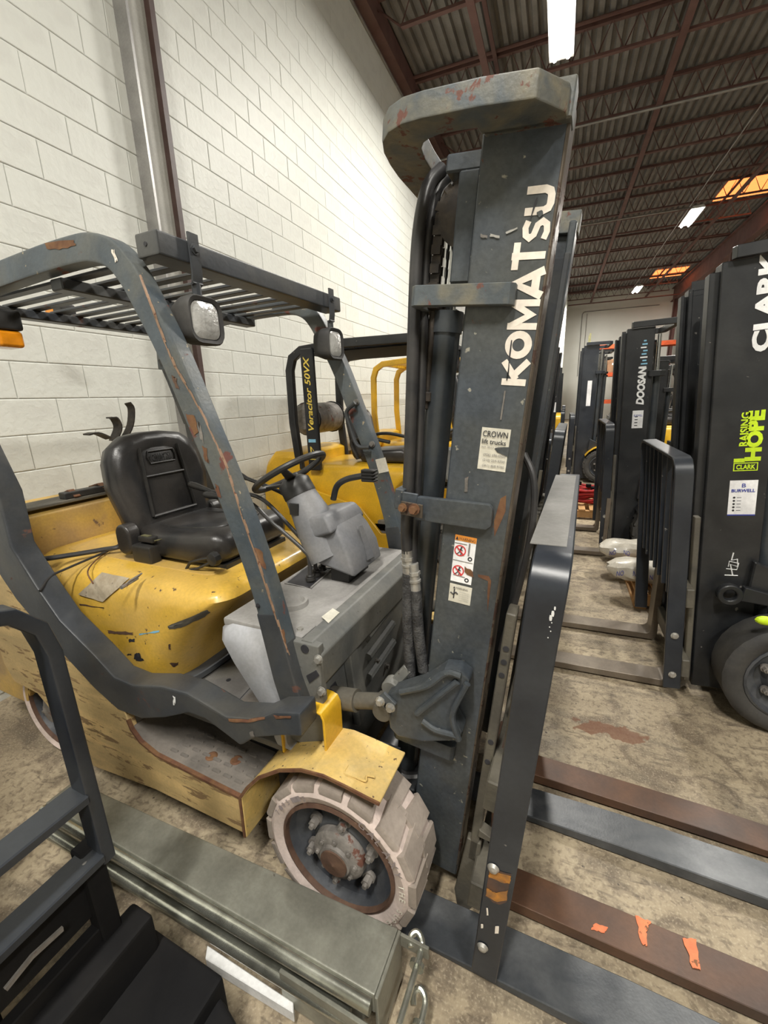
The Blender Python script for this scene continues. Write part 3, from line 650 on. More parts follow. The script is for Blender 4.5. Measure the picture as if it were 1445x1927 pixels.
# dirt scrapes on the rail
m = MB(MM); m.prism([(-0.03, 1.26), (-0.012, 1.33), (-0.016, 1.37), (-0.028, 1.36), (-0.036, 1.30)], 'y', -0.3358, -0.3355); m.build('rust_patch', 'rust_edge', mast)
m = MB(MM); m.prism([(-0.058, 1.15), (-0.03, 1.152), (-0.022, 1.14), (-0.02, 1.05), (-0.027, 1.1), (-0.03, 1.138), (-0.056, 1.143)], 'y', -0.3358, -0.3355); m.build('rust_patch', 'rust_edge', mast)
for k, (poly, mt) in enumerate(((((949, 735), (952, 735), (944, 790), (941, 790)), 'hub_grease'), (((962, 640), (964, 640), (958, 700), (955, 716), (953, 716)), 'ink'), (((862, 690), (868, 688), (865, 705), (860, 704)), 'hub_grease'), (((875, 900), (882, 896), (880, 925), (874, 925)), 'hub_grease'),
    (((905, 440), (918, 444), (917, 449), (905, 447)), 'hub_grease'), (((952, 437), (974, 428), (974, 431), (953, 441)), 'bolt_zinc'), (((923, 440), (940, 444), (940, 449), (922, 446)), 'bolt_zinc'), (((826, 1040), (828, 1040), (822, 1095), (818, 1130), (815, 1130)), 'carriage_grease'), (((965, 945), (972, 930), (978, 935), (974, 975), (966, 985)), 'steel_paint_worn'),
    (((1005, 385), (1010, 372), (1012, 373), (1003, 402), (996, 420)), 'ink'), (((1010, 400), (1020, 396), (1022, 404), (1014, 410)), 'steel_paint'))):
    decal(mast, ragged(poly, 3, 0.9, k+20), 'paint_chip', mt, lift=0.0024)
# mast mounting / tilt bracket (cast, ribbed)
bp_ = [K(*q, y=0.985) for q in ((735, 1345), (722, 1322), (735, 1298), (760, 1290), (800, 1278), (840, 1252), (868, 1255), (888, 1272), (886, 1282), (862, 1312), (856, 1340), (873, 1370), (870, 1386), (800, 1388), (752, 1378), (738, 1362))]
for (ya, yb, sg) in ((0.965, 1.028, 1), (mir(0.965), mir(1.028), -1)):
    b = MB(); b.hull([(p.x, ya, p.z) for p in bp_], [(p.x-0.004, yb, p.z-0.004) for p in bp_]); br_ = b.build('tilt_bracket', 'steel_paint', mast, 0.008, 2)
    b = MB(); yy_ = ya-0.006*sg
    for pth in (((800, 1345), (825, 1362), (862, 1372), (868, 1380)), ((868, 1380), (858, 1350), (858, 1325), (884, 1276)), ((790, 1332), (830, 1300), (866, 1272)), ((760, 1292), (810, 1280), (845, 1256), (872, 1262))):
        b.tube(smooth_path([Vector((K(*q, y=0.985).x, yy_, K(*q, y=0.985).z)) for q in pth], 4), 0.009, 8)
    b.build('rib', 'steel_paint', mast)
pv = K(722, 1335, y=0.975)
b = MB(); b.rod((pv.x, 0.955, pv.z), (pv.x, 1.06, pv.z), 0.030, 20); b.build('pivot_pin', 'carriage_grease', mast, 0.003)
b = MB(); b.hull([(K(*q, y=0.95).x, 0.950, K(*q, y=0.95).z) for q in ((712, 1312), (722, 1304), (745, 1326), (738, 1336))], [(K(*q, y=0.95).x, 0.960, K(*q, y=0.95).z) for q in ((712, 1312), (722, 1304), (745, 1326), (738, 1336))])
b.build('lock_plate', 'steel_paint', mast, 0.002)
for q in ((716, 1319), (735, 1331)): MB().bolt(K(*q, y=0.95), (0, -1, 0), 0.010, 0.010).build('bolt', 'bolt_zinc', mast)
for yv in (1.02, mir(1.02)):
    a = K(725, 1335, y=0.985); c = Vector((-0.80, yv, 0.56))
    b = MB(); b.rod((-0.60, yv, a.z-0.03), (a.x-0.01, yv, a.z), 0.026, 16); b.tube([(a.x-0.03, yv, a.z-0.01), (a.x+0.02, yv, a.z+0.002)], 0.035, 16); b.build('tilt_rod', 'carriage_grease', t)
    b = MB(); b.rod((-0.98, yv, a.z-0.09), (-0.60, yv, a.z-0.03), 0.036, 18); b.build('tilt_cylinder', 'carriage_grease', t)
    b = MB(); b.rod((a.x+0.01, yv-0.02, a.z+0.06), (a.x+0.01, yv+0.02, a.z+0.06), 0.03, 14); b.bar([(a.x, yv+0.01, a.z+0.05), (a.x+0.06, yv+0.02, a.z+0.13)], 0.03, 0.03, (0, 1, 0)); b.build('tilt_lug', 'cowl_grey', t, 0.004)
# hoses
hp = [K(832, 318, y=1.13), K(808, 345, y=1.10), K(793, 400, y=1.08), K(784, 480, y=1.07), K(779, 600, y=1.06), K(774, 760, y=1.05), K(769, 900, y=1.05), K(764, 990, y=1.05), K(766, 1040, y=1.05)]
MB().tube(smooth_path(hp, 6), 0.0155, 12).build('hydraulic_hose', 'hose_black', mast)
hp2 = [p+Vector((0.012, 0.032, 0.0)) for p in hp[:-1]]+[K(776, 1060, y=1.06)]
MB().tube(smooth_path(hp2, 6), 0.014, 12).build('hydraulic_hose', 'hose_black', mast)
for (a, b_, c_) in (((766, 1035), (768, 1078), (772, 1270)), ((777, 1060), (782, 1110), (797, 1262))):
    p0, p1, p2 = K(*a, y=1.05), K(*b_, y=1.05), K(*c_, y=1.04)
    m = MB(); m.rod(p0, p1, 0.0155, 12); m.tube([p0+(p1-p0)*0.3, p0+(p1-p0)*0.42], 0.019, 6); m.tube([p0+(p1-p0)*0.6, p0+(p1-p0)*0.68], 0.018, 12); m.build('hose_fitting', 'bolt_zinc', mast)
    MB().tube(smooth_path([p1, p1.lerp(p2, 0.5)+Vector((-0.004, 0, 0)), p2], 8), 0.0165, 12).build('armoured_hose', 'hose_weave', mast)
MB().tube(smooth_path([MP(0.0, -0.24, 1.46), MP(0.035, -0.26, 1.40), MP(0.05, -0.27, 1.28), MP(0.042, -0.27, 1.1), MP(0.02, -0.26, 0.9)], 6), 0.009, 10).build('hydraulic_hose', 'hose_black', mast)
MB().tube(smooth_path([K(835, 1395, y=1.15), K(815, 1450, y=1.12), K(765, 1462, y=1.08), K(735, 1440, y=1.08)], 6), 0.018, 10).build('lower_hose', 'hose_black', t)
# ---------------------------------------------------------------- carriage, backrest, forks (ride on the mast)
car = MB(MM); car.box(0.03, 0.055, -0.37, -0.31, 0.22, 1.08)
carr = car.build('carriage', 'carriage_grease', t, 0.003)
m = MB(MM); m.box(0.03, 0.055, 0.31, 0.37, 0.22, 1.08); m.build('side_plate', 'carriage_grease', carr, 0.003)
for w0 in (0.15, 0.53):
    m = MB(MM); m.box(0.055, 0.095, -0.45, 0.45, w0, w0+0.10); m.build('carriage_bar', 'carriage_grease', carr, 0.004)
m = MB(MM); m.prism([(0.02, 0.0), (0.06, 0.0), (0.07, 0.03), (0.062, 0.30), (0.02, 0.30), (0.005, 0.06)], 'y', -0.37, -0.345); m.build('lower_hook', 'carriage_grease', carr, 0.003)
m = MB(MM); m.prism([(0.05, 0.33), (0.085, 0.33), (0.085, 0.31), (0.095, 0.31), (0.095, 0.345), (0.05, 0.36)], 'y', -0.375, -0.34); m.build('hook', 'carriage_grease', carr, 0.002)
m = MB(MM)
for w_ in (0.98, 0.94, 0.90, 0.68, 0.61): m.rod((0.043, -0.372, w_), (0.043, -0.366, w_), 0.008, 10)
m.build('bolt_hole', 'ink', carr)
# load backrest: one wide strap bent over at both top corners
BM = Matrix.Identity(4)
def lean_x(z): return -0.138+0.079*z
yb0, yb1, zt = 0.83, mir(0.83), 1.275
path = []
path.append((lean_x(0.05), yb0, 0.05)); path.append((lean_x(0.6), yb0, 0.6)); path.append((lean_x(1.19), yb0, 1.19))
for a in (15, 30, 45, 60, 75, 90): path.append((lean_x(zt-0.07+0.07*math.sin(math.radians(a))), yb0+0.07-0.07*math.cos(math.radians(a)), zt-0.07+0.07*math.sin(math.radians(a))))
full = path+[(p[0], mir(p[1]), p[2]) for p in reversed(path)]
ws = [0.068, 0.073, 0.074]+[0.075]*(len(full)-6)+[0.074, 0.073, 0.068]
bk = MB()
R = []
for i, p in enumerate(full):
    p = Vector(p); tt = (Vector(full[min(i+1, len(full)-1)])-Vector(full[max(i-1, 0)])).normalized(); sd = Vector((1, 0, 0)); sd = (sd-tt*sd.dot(tt)).normalized(); vv = tt.cross(sd)
    hw = ws[i]/2; R.append([p+sd*a*hw+vv*c*0.008 for a, c in ((-1, -1), (1, -1), (1, 1), (-1, 1))])
bk.rings(R); back = bk.build('load_backrest', 'backrest_paint', t, 0.003)
m = MB()
for k in range(1, 7):
    y = yb0+0.02+(yb1-yb0-0.04)*k/7; m.bar([(lean_x(0.55)-0.01, y, 0.55), (lean_x(zt)-0.015, y, zt-0.012)], 0.014, 0.035, (0, 1, 0))
    m.build('backrest_bar', 'backrest_paint', back, 0.002); m = MB()
MB().bar([(lean_x(0.6)-0.02, yb0, 0.56), (lean_x(0.6)-0.02, yb1, 0.56)], 0.02, 0.05, (1, 0, 0)).build('backrest_rail', 'backrest_paint', back, 0.002)
m = MB(); m.box(-0.088, -0.014, yb0+0.10, yb1-0.10, zt+0.0075, zt+0.0095); m.build('dust_layer', 'dusty_top', back, label='thick grey dust on the top bar')
zc = 0.36
for k, (poly, mt) in enumerate(((((921, 1634), (962, 1644), (954, 1696), (940, 1702), (926, 1696), (913, 1686)), 'heat_dark'), (((921, 1636), (962, 1648), (959, 1662), (940, 1658), (920, 1650)), 'heat_mark'), (((916, 1670), (934, 1679), (956, 1674), (954, 1693), (936, 1696), (914, 1684)), 'heat_mark'))):
    o = decal(back, ragged(poly, 4, 1.2, k+60), 'heat_mark', mt, lift=0.0012+0.0004*k)
    if o and k == 0: o['label'] = 'orange rust and burn mark'
for k, poly in enumerate((((905, 1738), (909, 1738), (909, 1746), (905, 1746)), ((932, 1742), (939, 1742), (938, 1756), (931, 1756)), ((915, 1708), (918, 1708), (919, 1722), (916, 1722)))):
    decal(back, ragged(poly, 2, 0.8, k), 'paint_chip', 'letter_cream')
for q in ((928, 1634), (908, 1782)):
    p = K(*q, y=yb0-0.01); m = MB(); m.lathe([(0.0005, -0.010), (0.010, -0.007), (0.015, 0.0), (0.002, 0.001)], p, 'y', 14, 0, False); m.build('bolt', 'bolt_zinc', back)
m = MB()
for q in ((1044, 1145), (1040, 1155), (1036, 1163), (1038, 1172), (1034, 1180), (1036, 1188), (1031, 1200)):
    p = K(*q, y=yb0-0.0085); m.ball(p, 0.0012+0.0005*(q[1] % 4), 7, (1.1, 0.15, 3.2 if q[1] % 2 else 1.5))
m.build('paint_drips', 'letter_white', back)
def fork_mesh(L_, w_, name, mt, parent, shank=0.55, t0=0.040, z0=0.012, mats=None):
    f = MB(); prof = [(0, shank), (0.038, shank), (0.038, z0+t0+0.03)]+[(0.068-0.030*math.cos(math.radians(a)), z0+t0+0.03-0.030*math.sin(math.radians(a))) for a in (30, 60, 90)]+[(L_*0.6, z0+t0*0.9), (L_, z0+0.014), (L_, z0+0.002), (L_*0.6, z0), (0.03, z0), (0.01, z0+0.012), (0, z0+0.03)]
    f.prism(prof, 'y', -w_/2, w_/2); return f.build(name, mt, parent, 0.002, org=False)
for (y0, y1) in ((1.555, 1.668), (1.040, 1.150)):
    fo = fork_mesh(1.20, y1-y0, 'fork', 'fork_rust', t, 0.62); fo.location = Vector((-0.165, (y0+y1)/2, 0))-KO
# orange paint marks on the near fork
for poly in (((1195, 1723), (1225, 1735), (1215, 1755), (1218, 1780), (1207, 1775)), ((1284, 1766), (1310, 1768), (1318, 1826), (1303, 1822)), ((1120, 1738), (1143, 1745), (1138, 1756), (1112, 1750))):
    P = [K(*q, z=0.0505) for q in ragged(poly, 5, 2.2, int(poly[0][0]))]; m = MB(); m.hull([p for p in P], [p+Vector((0, 0, 0.0015)) for p in P]); m.build('paint_mark', 'fork_orange', t)
# ---------------------------------------------------------------- wheels
def wheel(name, c, R, wd, rr, sgn, parent, tire='rubber_white', tread='rubber_tread', lugs=True, rimm='wheel_dark', org=True, nl=20, seg=40, flange='rim_rust'):
    """c = centre of the outer face, sgn=-1: outer face looks to -y"""
    c = Vector(c); s = -sgn
    def off(prof): return [(r, s*tt) for r, tt in prof]
    b = MB(); b.lathe(off([(rr, 0.012), (rr+0.012, 0.004), (rr+(R-rr)*0.5, -0.004), (R-0.02, 0.004), (R-0.008, 0.016), (R-0.010, wd*0.5), (R-0.008, wd-0.016), (R-0.02, wd-0.004), (rr, wd-0.01)]), c, 'y', seg)
    w_ = b.build(name, tire, parent, org=org)
    if lugs:
        lm = MB()
        for k in range(nl):
            a0 = 2*math.pi*k/nl
            for side in (0, 1):
                aa = a0+(math.pi/nl if side else 0); t0, t1 = ((0.0, wd*0.56) if side == 0 else (wd*0.44, wd)); da = math.pi/nl*0.78
                def P(a, r, tt): return c+Vector((r*math.cos(a), s*tt, r*math.sin(a)))
                sk = 0.35*da*2
                lo = [P(aa-da+ (sk if side == 0 else 0), R-0.02, t0), P(aa+da-(0 if side == 0 else sk)*0, R-0.02, t0), P(aa+da*0.9, R-0.02, t1), P(aa-da*0.9, R-0.02, t1)]
                lo = [P(aa-da, R-0.022, t0), P(aa+da, R-0.022, t0), P(aa+da*0.92+0.05*(1 if side == 0 else -1), R-0.02, t1), P(aa-da*0.92+0.05*(1 if side == 0 else -1), R-0.02, t1)]
                def rise(p, r):
                    d = Vector((p.x-c.x, 0, p.z-c.z)); return Vector((c.x, p.y, c.z))+d.normalized()*r
                m0 = [rise(p, R-0.006) for p in lo]; cen = sum((v for v in m0), Vector())/4
                hi_ = [rise(p+(cen-p)*0.07, R+(0.0 if i in (0, 1) else 0.004)) for i, p in enumerate(m0)]
                if side == 1: hi_ = [rise(p+(cen-p)*0.07, R+(0.004 if i in (0, 1) else 0.0)) for i, p in enumerate(m0)]
                lm.rings([lo, m0, hi_])
        lm.build('tread_blocks', tread, w_, org=org)
    b = MB(); b.lathe(off([(rr+0.004, 0.004), (rr-0.006, 0.0), (rr-0.010, 0.012), (rr-0.006, 0.05), (rr+0.004, 0.05)]), c, 'y', seg); b.build('rim_flange', flange, w_, org=org)
    b = MB(); b.lathe(off([(rr-0.008, 0.010), (rr-0.016, 0.045), (rr*0.72, 0.065), (rr*0.60, 0.060), (rr*0.50, 0.038), (rr*0.2, 0.036), (0.0005, 0.036), (0.0005, 0.08), (rr*0.5, 0.09), (rr-0.005, 0.09)]), c, 'y', seg); b.build('rim', rimm, w_, org=org)
    b = MB(); b.lathe(off([(rr*0.47, 0.040), (rr*0.46, 0.018), (rr*0.40, 0.008), (rr*0.28, 0.004), (rr*0.27, -0.006), (rr*0.22, -0.008), (0.0005, -0.004), (0.0005, 0.045)]), c, 'y', 24); b.build('hub', 'hub_grease', w_, org=org)
    if lugs and flange == 'rim_rust':
        b = MB(); b.lathe(off([(rr*0.24, -0.004), (rr*0.235, -0.012), (rr*0.05, -0.014), (0.0005, -0.018), (0.0005, 0)]), c, 'y', 20); b.build('hub_cap', 'rim_rust', w_, org=org)
        for k in range(8):
            a = 2*math.pi*k/8; b = MB(); p = c+Vector((rr*0.34*math.cos(a), s*0.006, rr*0.34*math.sin(a))); b.bolt(p, (0, -s, 0), 0.006, 0.006); b.build('hub_bolt', 'hub_grease', w_, org=org)
    for k in range(6):
        a = 2*math.pi*(k+0.35)/6; p = c+Vector((rr*0.60*math.cos(a), s*0.052, rr*0.60*math.sin(a)))
        b = MB(); b.tube([p, p+Vector((0, -s*0.012, 0))], 0.021, 12); b.tube([p+Vector((0, -s*0.012, 0)), p+Vector((0, -s*0.032, 0))], 0.015, 6); b.tube([p+Vector((0, -s*0.03, 0)), p+Vector((0, -s*0.042, 0))], 0.008, 8); b.build('wheel_nut', 'hub_grease', w_, org=org)
    return w_
WZ = 0.258; WXC = -0.58
fwheel = wheel('front_wheel', (WXC, 0.80, WZ), 0.262, 0.18, 0.190, -1, t, nl=16)
# raised tyre lettering around the sidewall
def ring_text(s, a0, step, r, h_, parent, c, y, mt='rubber_white'):
    for i, ch in enumerate(s):
        if ch == ' ': continue
        a = math.radians(a0-step*i); p = Vector((c[0]+r*math.cos(a), y, c[1]+r*math.sin(a)))
        upd = Vector((math.cos(a), 0, math.sin(a))); rg = Vector((math.sin(a), 0, -math.cos(a)))
        text(ch, mt, parent, p-rg*h_*0.4, rg, upd, h_, None, ext=0.001, off=0.01, name='raised_letter')
ring_text('GALAXY', 62, 8.5, 0.210, 0.024, fwheel, (WXC, WZ), 0.7935, 'raised_rubber')
ring_text('THE SUPER', 8, 6.5, 0.213, 0.018, fwheel, (WXC, WZ), 0.7935, 'sticker_white')
ring_text('7.95-15', 152, 6.5, 0.213, 0.018, fwheel, (WXC, WZ), 0.7935, 'raised_rubber')
wheel('front_wheel', (WXC, mir(0.80), WZ), 0.262, 0.18, 0.190, 1, t, nl=16)
wheel('rear_wheel', (-2.16, 0.855, 0.235), 0.232, 0.15, 0.175, -1, t, lugs=False)
wheel('rear_wheel', (-2.16, mir(0.855), 0.235), 0.232, 0.15, 0.175, 1, t, lugs=False)
MB().rod((-0.58, 0.9, WZ), (-0.58, mir(0.9), WZ), 0.07, 14).build('axle', 'black_paint', t)
MB().rod((-2.16, 1.0, 0.235), (-2.16, mir(1.0), 0.235), 0.05, 14).build('axle', 'black_paint', t)
# ---------------------------------------------------------------- fenders
fe = [(-0.945, 0.17), (-0.940, 0.34), (-0.90, 0.40), (-0.845, 0.463), (-0.757, 0.527), (-0.674, 0.562), (-0.596, 0.573), (-0.525, 0.566), (-0.455, 0.556), (-0.42, 0.552)]
for sg in (1, -1):
    ya, yb_ = (0.80, 0.985) if sg == 1 else (mir(0.80), mir(0.985))
    b = MB(); R = []
    for i, (x, z) in enumerate(fe):
        nx, nz = (0, -0.008) if i > 3 else (0.008, -0.004)
        e = yb_
        R.append([(x, ya, z), (x, e, z), (x+nx, e, z+nz), (x+nx, ya, z+nz)])
    b.rings(R); fn = b.build('fender', 'yellow_fender', t, 0.002)
    b = MB(); b.bar([(x, ya-0.001*sg, z-0.003) for x, z in fe], 0.005, 0.010, (0, 1, 0)); b.build('rusted_lip', 'rust_edge', fn)
    b = MB(); b.box(-0.93, -0.44, *sorted((yb_, yb_+0.012*sg)), 0.30, 0.55); b.build('inner_guard', 'black_paint', fn)
    if sg == 1:
        # raised corner plate and the two bracket clips carrying the overhead guard
        for (a_, c_) in (((535, 1420), (530, 1383)), ((612, 1428), (606, 1378))):
            p, q = K(*a_, y=0.885), K(*c_, y=0.885)
        b = MB(); x0, x1, zb, z1 = -0.705, -0.600, 0.555, 0.70
        b.rings([[(x0, 0.875, zb+0.0), (x0, 0.883, zb), (x0, 0.883, 0.68), (x0, 0.875, 0.68)], [(x0, 0.883, 0.68), (x0, 0.883, 0.68), (x0, 0.883, 0.68), (x0, 0.883, 0.68)]], False)
        b = MB(); path = [(-0.640, 0.93, 0.555), (-0.640, 0.93, 0.675), (-0.648, 0.93, 0.694), (-0.668, 0.93, 0.70), (-0.72, 0.93, 0.70)]
        b.bar(path, 0.10, 0.008, (0, 1, 0)); b.build('guard_bracket', 'yellow_new', fn, 0.002)
        b = MB(); b.box(-0.815, -0.807, 0.885, 0.975, 0.49, 0.62); b.build('guard_bracket', 'yellow_new', fn, 0.002)
        b = MB(); b.tube([(-0.636, 0.885, 0.558), (-0.636, 0.98, 0.558)], 0.006, 6); b.build('weld_bead', 'hub_grease', fn)
        b = MB(); b.tube(smooth_path([K(*q, z=0.568) for q in ((655, 1440), (648, 1455), (668, 1462), (688, 1470), (690, 1460), (705, 1462))], 3), 0.003, 6); b.build('weld_mark', 'yellow_fender', fn)
# ---------------------------------------------------------------- chassis side, step
side = [(-0.945, 0.17), (-0.942, 0.325), (-1.35, 0.345), (-1.43, 0.375), (-1.47, 0.42), (-1.485, 0.50), (-1.582, 0.545), (-1.678, 0.61), (-1.848, 0.75), (-1.967, 0.83), (-2.053, 0.95), (-2.40, 0.97), (-2.45, 0.90)]+[(K(*q, y=0.805).x, K(*q, y=0.805).z) for q in ((0, 1225), (7, 1248), (27, 1283), (71, 1306), (110, 1355), (146, 1407), (177, 1443))]+[(-1.4, 0.165)]
for sg in (1, -1):
    ya, yb_ = (0.805, 0.835) if sg == 1 else (mir(0.805), mir(0.835))
    b = MB(); b.hull([(x, ya, z) for x, z in side], [(x, yb_, z) for x, z in side]); sp = b.build('side_panel', 'cream_panel', t, 0.004)
    b = MB(); b.bar([(-0.945, ya+0.004*sg, 0.328), (-1.35, ya+0.004*sg, 0.348), (-1.43, ya+0.004*sg, 0.378), (-1.468, ya+0.004*sg, 0.42), (-1.48, ya+0.004*sg, 0.46)], 0.014, 0.009, (0, 1, 0)); b.build('worn_edge', 'rust_edge', sp)
    yi = 1.02 if sg == 1 else mir(1.02); b = MB(); b.hull([(x, ya+0.012*sg, z) for x, z in ((-0.95, 0.31), (-0.95, 0.336), (-1.35, 0.354), (-1.43, 0.386), (-1.47, 0.43), (-1.49, 0.40), (-1.44, 0.35), (-1.35, 0.325))], [(x, yi, z) for x, z in ((-0.95, 0.31), (-0.95, 0.336), (-1.35, 0.354), (-1.43, 0.386), (-1.47, 0.43), (-1.49, 0.40), (-1.44, 0.35), (-1.35, 0.325))])
    sp2 = b.build('step_plate', 'tread_plate', t, 0.004)
    bump0 = None
    for i in range(7):
        for j in range(4):
            x = -1.30+i*0.052+(j % 2)*0.02; y = 0.845+j*0.036
            if sg == -1: y = mir(y)
            if bump0 is None:
                b = MB(); b.rings([[(px_, py_, 0) for px_, py_ in rrect(-0.019, 0.019, -0.007, 0.007, 0.006, 3)], [(px_*0.85, py_*0.75, 0.005) for px_, py_ in rrect(-0.019, 0.019, -0.007, 0.007, 0.006, 3)]]); bump0 = o = b.build('grip_bump', 'tread_plate', sp2, org=False)
            else: o = bump0.copy(); COL.objects.link(o)
            o.location = Vector((x, y, 0.335+(-0.95-x)*0.045+0.0005))-ORG[0]; o.rotation_euler = (0, 0.045, 0)
    for x, y in ((-1.155, 0.885), (-1.06, 0.91)):
        if sg == -1: y = mir(y)
        b = MB(); b.lathe([(0.022, 0), (0.016, 0.003), (0.006, 0.001), (0.0005, 0.001), (0.0005, -0.004), (0.022, -0.004)], (x, y, 0.3365+(-0.95-x)*0.045), 'z', 16); b.build('step_screw', 'rust_edge', sp2)
    b = MB(); b.box(-1.50, -0.95, *sorted((1.0 if sg == 1 else mir(1.0), 1.03 if sg == 1 else mir(1.03))), 0.2, 0.49); b.build('inner_sill', 'black_paint', t)
b = MB(); b.box(-2.3, -0.72, 1.0, mir(1.0), 0.16, 0.46); b.build('chassis', 'black_paint', t, 0.01)
# ---------------------------------------------------------------- floor plates
b = MB(); b.box(-1.60, -0.80, 0.90, mir(0.90), 0.475, 0.50); fp = b.build('floor_plate', 'floor_plate', t, 0.003)
P = [K(*q, z=0.503) for q in ((435, 1341), (462, 1312), (485, 1296), (512, 1287), (535, 1290), (520, 1325))]
b = MB(); b.hull(P, [p+Vector((0, 0, 0.006)) for p in P]); b.build('rubber_mat', 'tread_plate', fp)
b = MB(); b.rod(K(430, 1280, z=0.4995), K(430, 1280, z=0.4995)+Vector((0, 0, 0.0015)), 0.010, 12); b.build('bolt_hole', 'ink', fp)
b = MB(); b.tube([K(375, 1310, z=0.5005), K(440, 1328, z=0.5005)], 0.002, 4); b.tube([K(440, 1328, z=0.5005), K(470, 1295, z=0.5005)], 0.002, 4); b.build('plate_seam', 'ink', fp)
# ---------------------------------------------------------------- engine hood: rounded loft
def sec(z, xf, xr, yn, r):
    pts = rrect(xr, xf, yn, mir(yn), r, 6); return [(x, y, z) for x, y in pts]
b = MB(); b.rings([sec(0.46, -1.42, -2.26, 0.925, 0.14), sec(0.56, -1.385, -2.28, 0.93, 0.15), sec(0.70, -1.30, -2.29, 0.935, 0.15), sec(0.82, -1.20, -2.30, 0.94, 0.14), sec(0.88, -1.135, -2.30, 0.95, 0.13),
    sec(0.915, -1.105, -2.30, 0.965, 0.12), sec(0.938, -1.115, -2.295, 0.99, 0.11), sec(0.952, -1.14, -2.29, 1.03, 0.10), sec(0.956, -1.20, -2.27, 1.09, 0.08)])
hood = b.build('engine_hood', 'yellow_hood', t, smooth=50)
b = MB(); b.prism(rrect(-2.22, -1.26, 1.10, mir(1.10), 0.05), 'z', 0.950, 0.959); b.build('hood_panel', 'yellow_top', hood, 0.006, 2)
def onhood(poly, z=0.960, th=0.0012):
    return [K(*q, z=z) for q in poly], th
o = decal(hood, ragged(((150, 1118), (193, 1079), (245, 1090), (196, 1132)), 5, 0.5, 2), 'data_label', 'faded_label', lift=0.0062); 
if o: o['label'] = 'faded paper label on the hood'
for k, (poly, mt) in enumerate(((((316, 1178), (345, 1166), (390, 1147), (396, 1152), (372, 1167), (340, 1181), (318, 1184)), 'carriage_grease'), (((202, 1186), (222, 1188), (250, 1190), (250, 1195), (225, 1194), (205, 1192)), 'rim_rust'), (((243, 1203), (254, 1202), (253, 1208), (243, 1209)), 'ink'),
    (((254, 1230), (262, 1228), (266, 1238), (272, 1243), (258, 1243), (252, 1240)), 'ink'), (((318, 1248), (336, 1246), (336, 1251), (326, 1255)), 'rim_rust'), (((262, 1192), (300, 1186), (300, 1189), (264, 1195)), 'letter_cyan'), (((150, 1136), (196, 1143), (196, 1145), (150, 1139)), 'rim_rust'), (((240, 1231), (248, 1230), (248, 1233), (240, 1233)), 'ink'), (((317, 1213), (321, 1212), (322, 1222), (318, 1222)), 'rim_rust'))):
    decal(hood, ragged(poly, 4, 1.3, k), 'paint_chip', mt)
c1, c2 = K(228, 1106, z=0.965), K(258, 1088, z=0.965)
b = MB(); b.tube([c1, c2], 0.007, 8); b.tube([c1.lerp(c2, 0.1)+Vector((0, 0.01, 0.004)), c1.lerp(c2, 0.1)+Vector((0.0, 0.028, 0.012)), c1.lerp(c2, 0.9)+Vector((0, 0.028, 0.012)), c1.lerp(c2, 0.9)+Vector((0, 0.01, 0.004))], 0.003, 6); b.build('hood_latch', 'hub_grease', hood)
MB().tube(smooth_path([K(175, 1098, z=0.957), K(165, 1075, z=0.96), K(185, 1050, z=0.965), K(215, 1030, z=0.967), K(240, 1010, z=0.967)], 4), 0.003, 5).build('hood_seam', 'rust_edge', hood)
def patch(q, y, name='paint_chip', r=0.006, mt='ink'):
    pass
# long scrape on the hood side
# body of the counterweight
b = MB(); cwp = [(-2.30, 0.30), (-2.30, 1.125), (-2.36, 1.15), (-2.62, 1.15), (-2.70, 1.08), (-2.74, 0.9), (-2.74, 0.35), (-2.66, 0.22), (-2.36, 0.22)]
R = []
for (y, k) in ((0.855, 0.90), (0.875, 0.96), (0.93, 1.0), (mir(0.93), 1.0), (mir(0.875), 0.96), (mir(0.855), 0.90)):
    R.append([(-2.30+(x+2.30)*k, y, 0.22+(z-0.22)*(0.98+0.02*k)) for x, z in cwp])
b.rings(R); cw = b.build('counterweight', 'yellow_top', t, 0.012, 2)
b = MB(); b.prism([(-2.29, 0.90), (-2.30, mir(0.95)), (-2.42, mir(0.93)), (-2.46, 1.5), (-2.42, 0.92)], 'z', 1.150, 1.168); b.build('top_plate', 'carriage_grease', cw, 0.004)
b = MB(); b.box(-2.36, -2.30, 1.20, mir(0.95), 1.168, 1.20); b.box(-2.345, -2.31, 1.42, 1.47, 1.20, 1.215); b.build('radiator_guard', 'plastic_black', cw, 0.004)
b = MB(); b.bar([(-2.42, 1.40, 1.19), (-2.34, 1.40, 1.21), (-2.30, 1.40, 1.19)], 0.03, 0.006, (0, 1, 0)); b.bar([(-2.40, 1.25, 1.185), (-2.34, 1.25, 1.205), (-2.29, 1.25, 1.175)], 0.03, 0.006, (0, 1, 0)); b.build('tank_strap', 'rust_edge', cw)
MB().tube(smooth_path([K(50, 1053, z=0.97), K(80, 1052, z=0.985), K(130, 1045, z=0.985), K(190, 1035, z=0.985), K(235, 1025, z=0.99), K(300, 990, z=0.99)], 5), 0.011, 10).build('gas_hose', 'hose_black', hood)
MB().tube([K(55, 1055, z=0.985), K(78, 1057, z=0.985)], 0.017, 8).build('hose_coupling', 'plastic_black', hood)
MB().tube([K(66, 1058, z=0.985), K(70, 1070, z=0.97)], 0.014, 8).build('valve', 'plastic_black', hood)
MB().tube(smooth_path([K(75, 1112, z=0.93), K(95, 1085, z=0.96), K(130, 1068, z=0.97), K(200, 1038, z=0.975)], 5), 0.005, 8).build('cable', 'hose_black', hood)
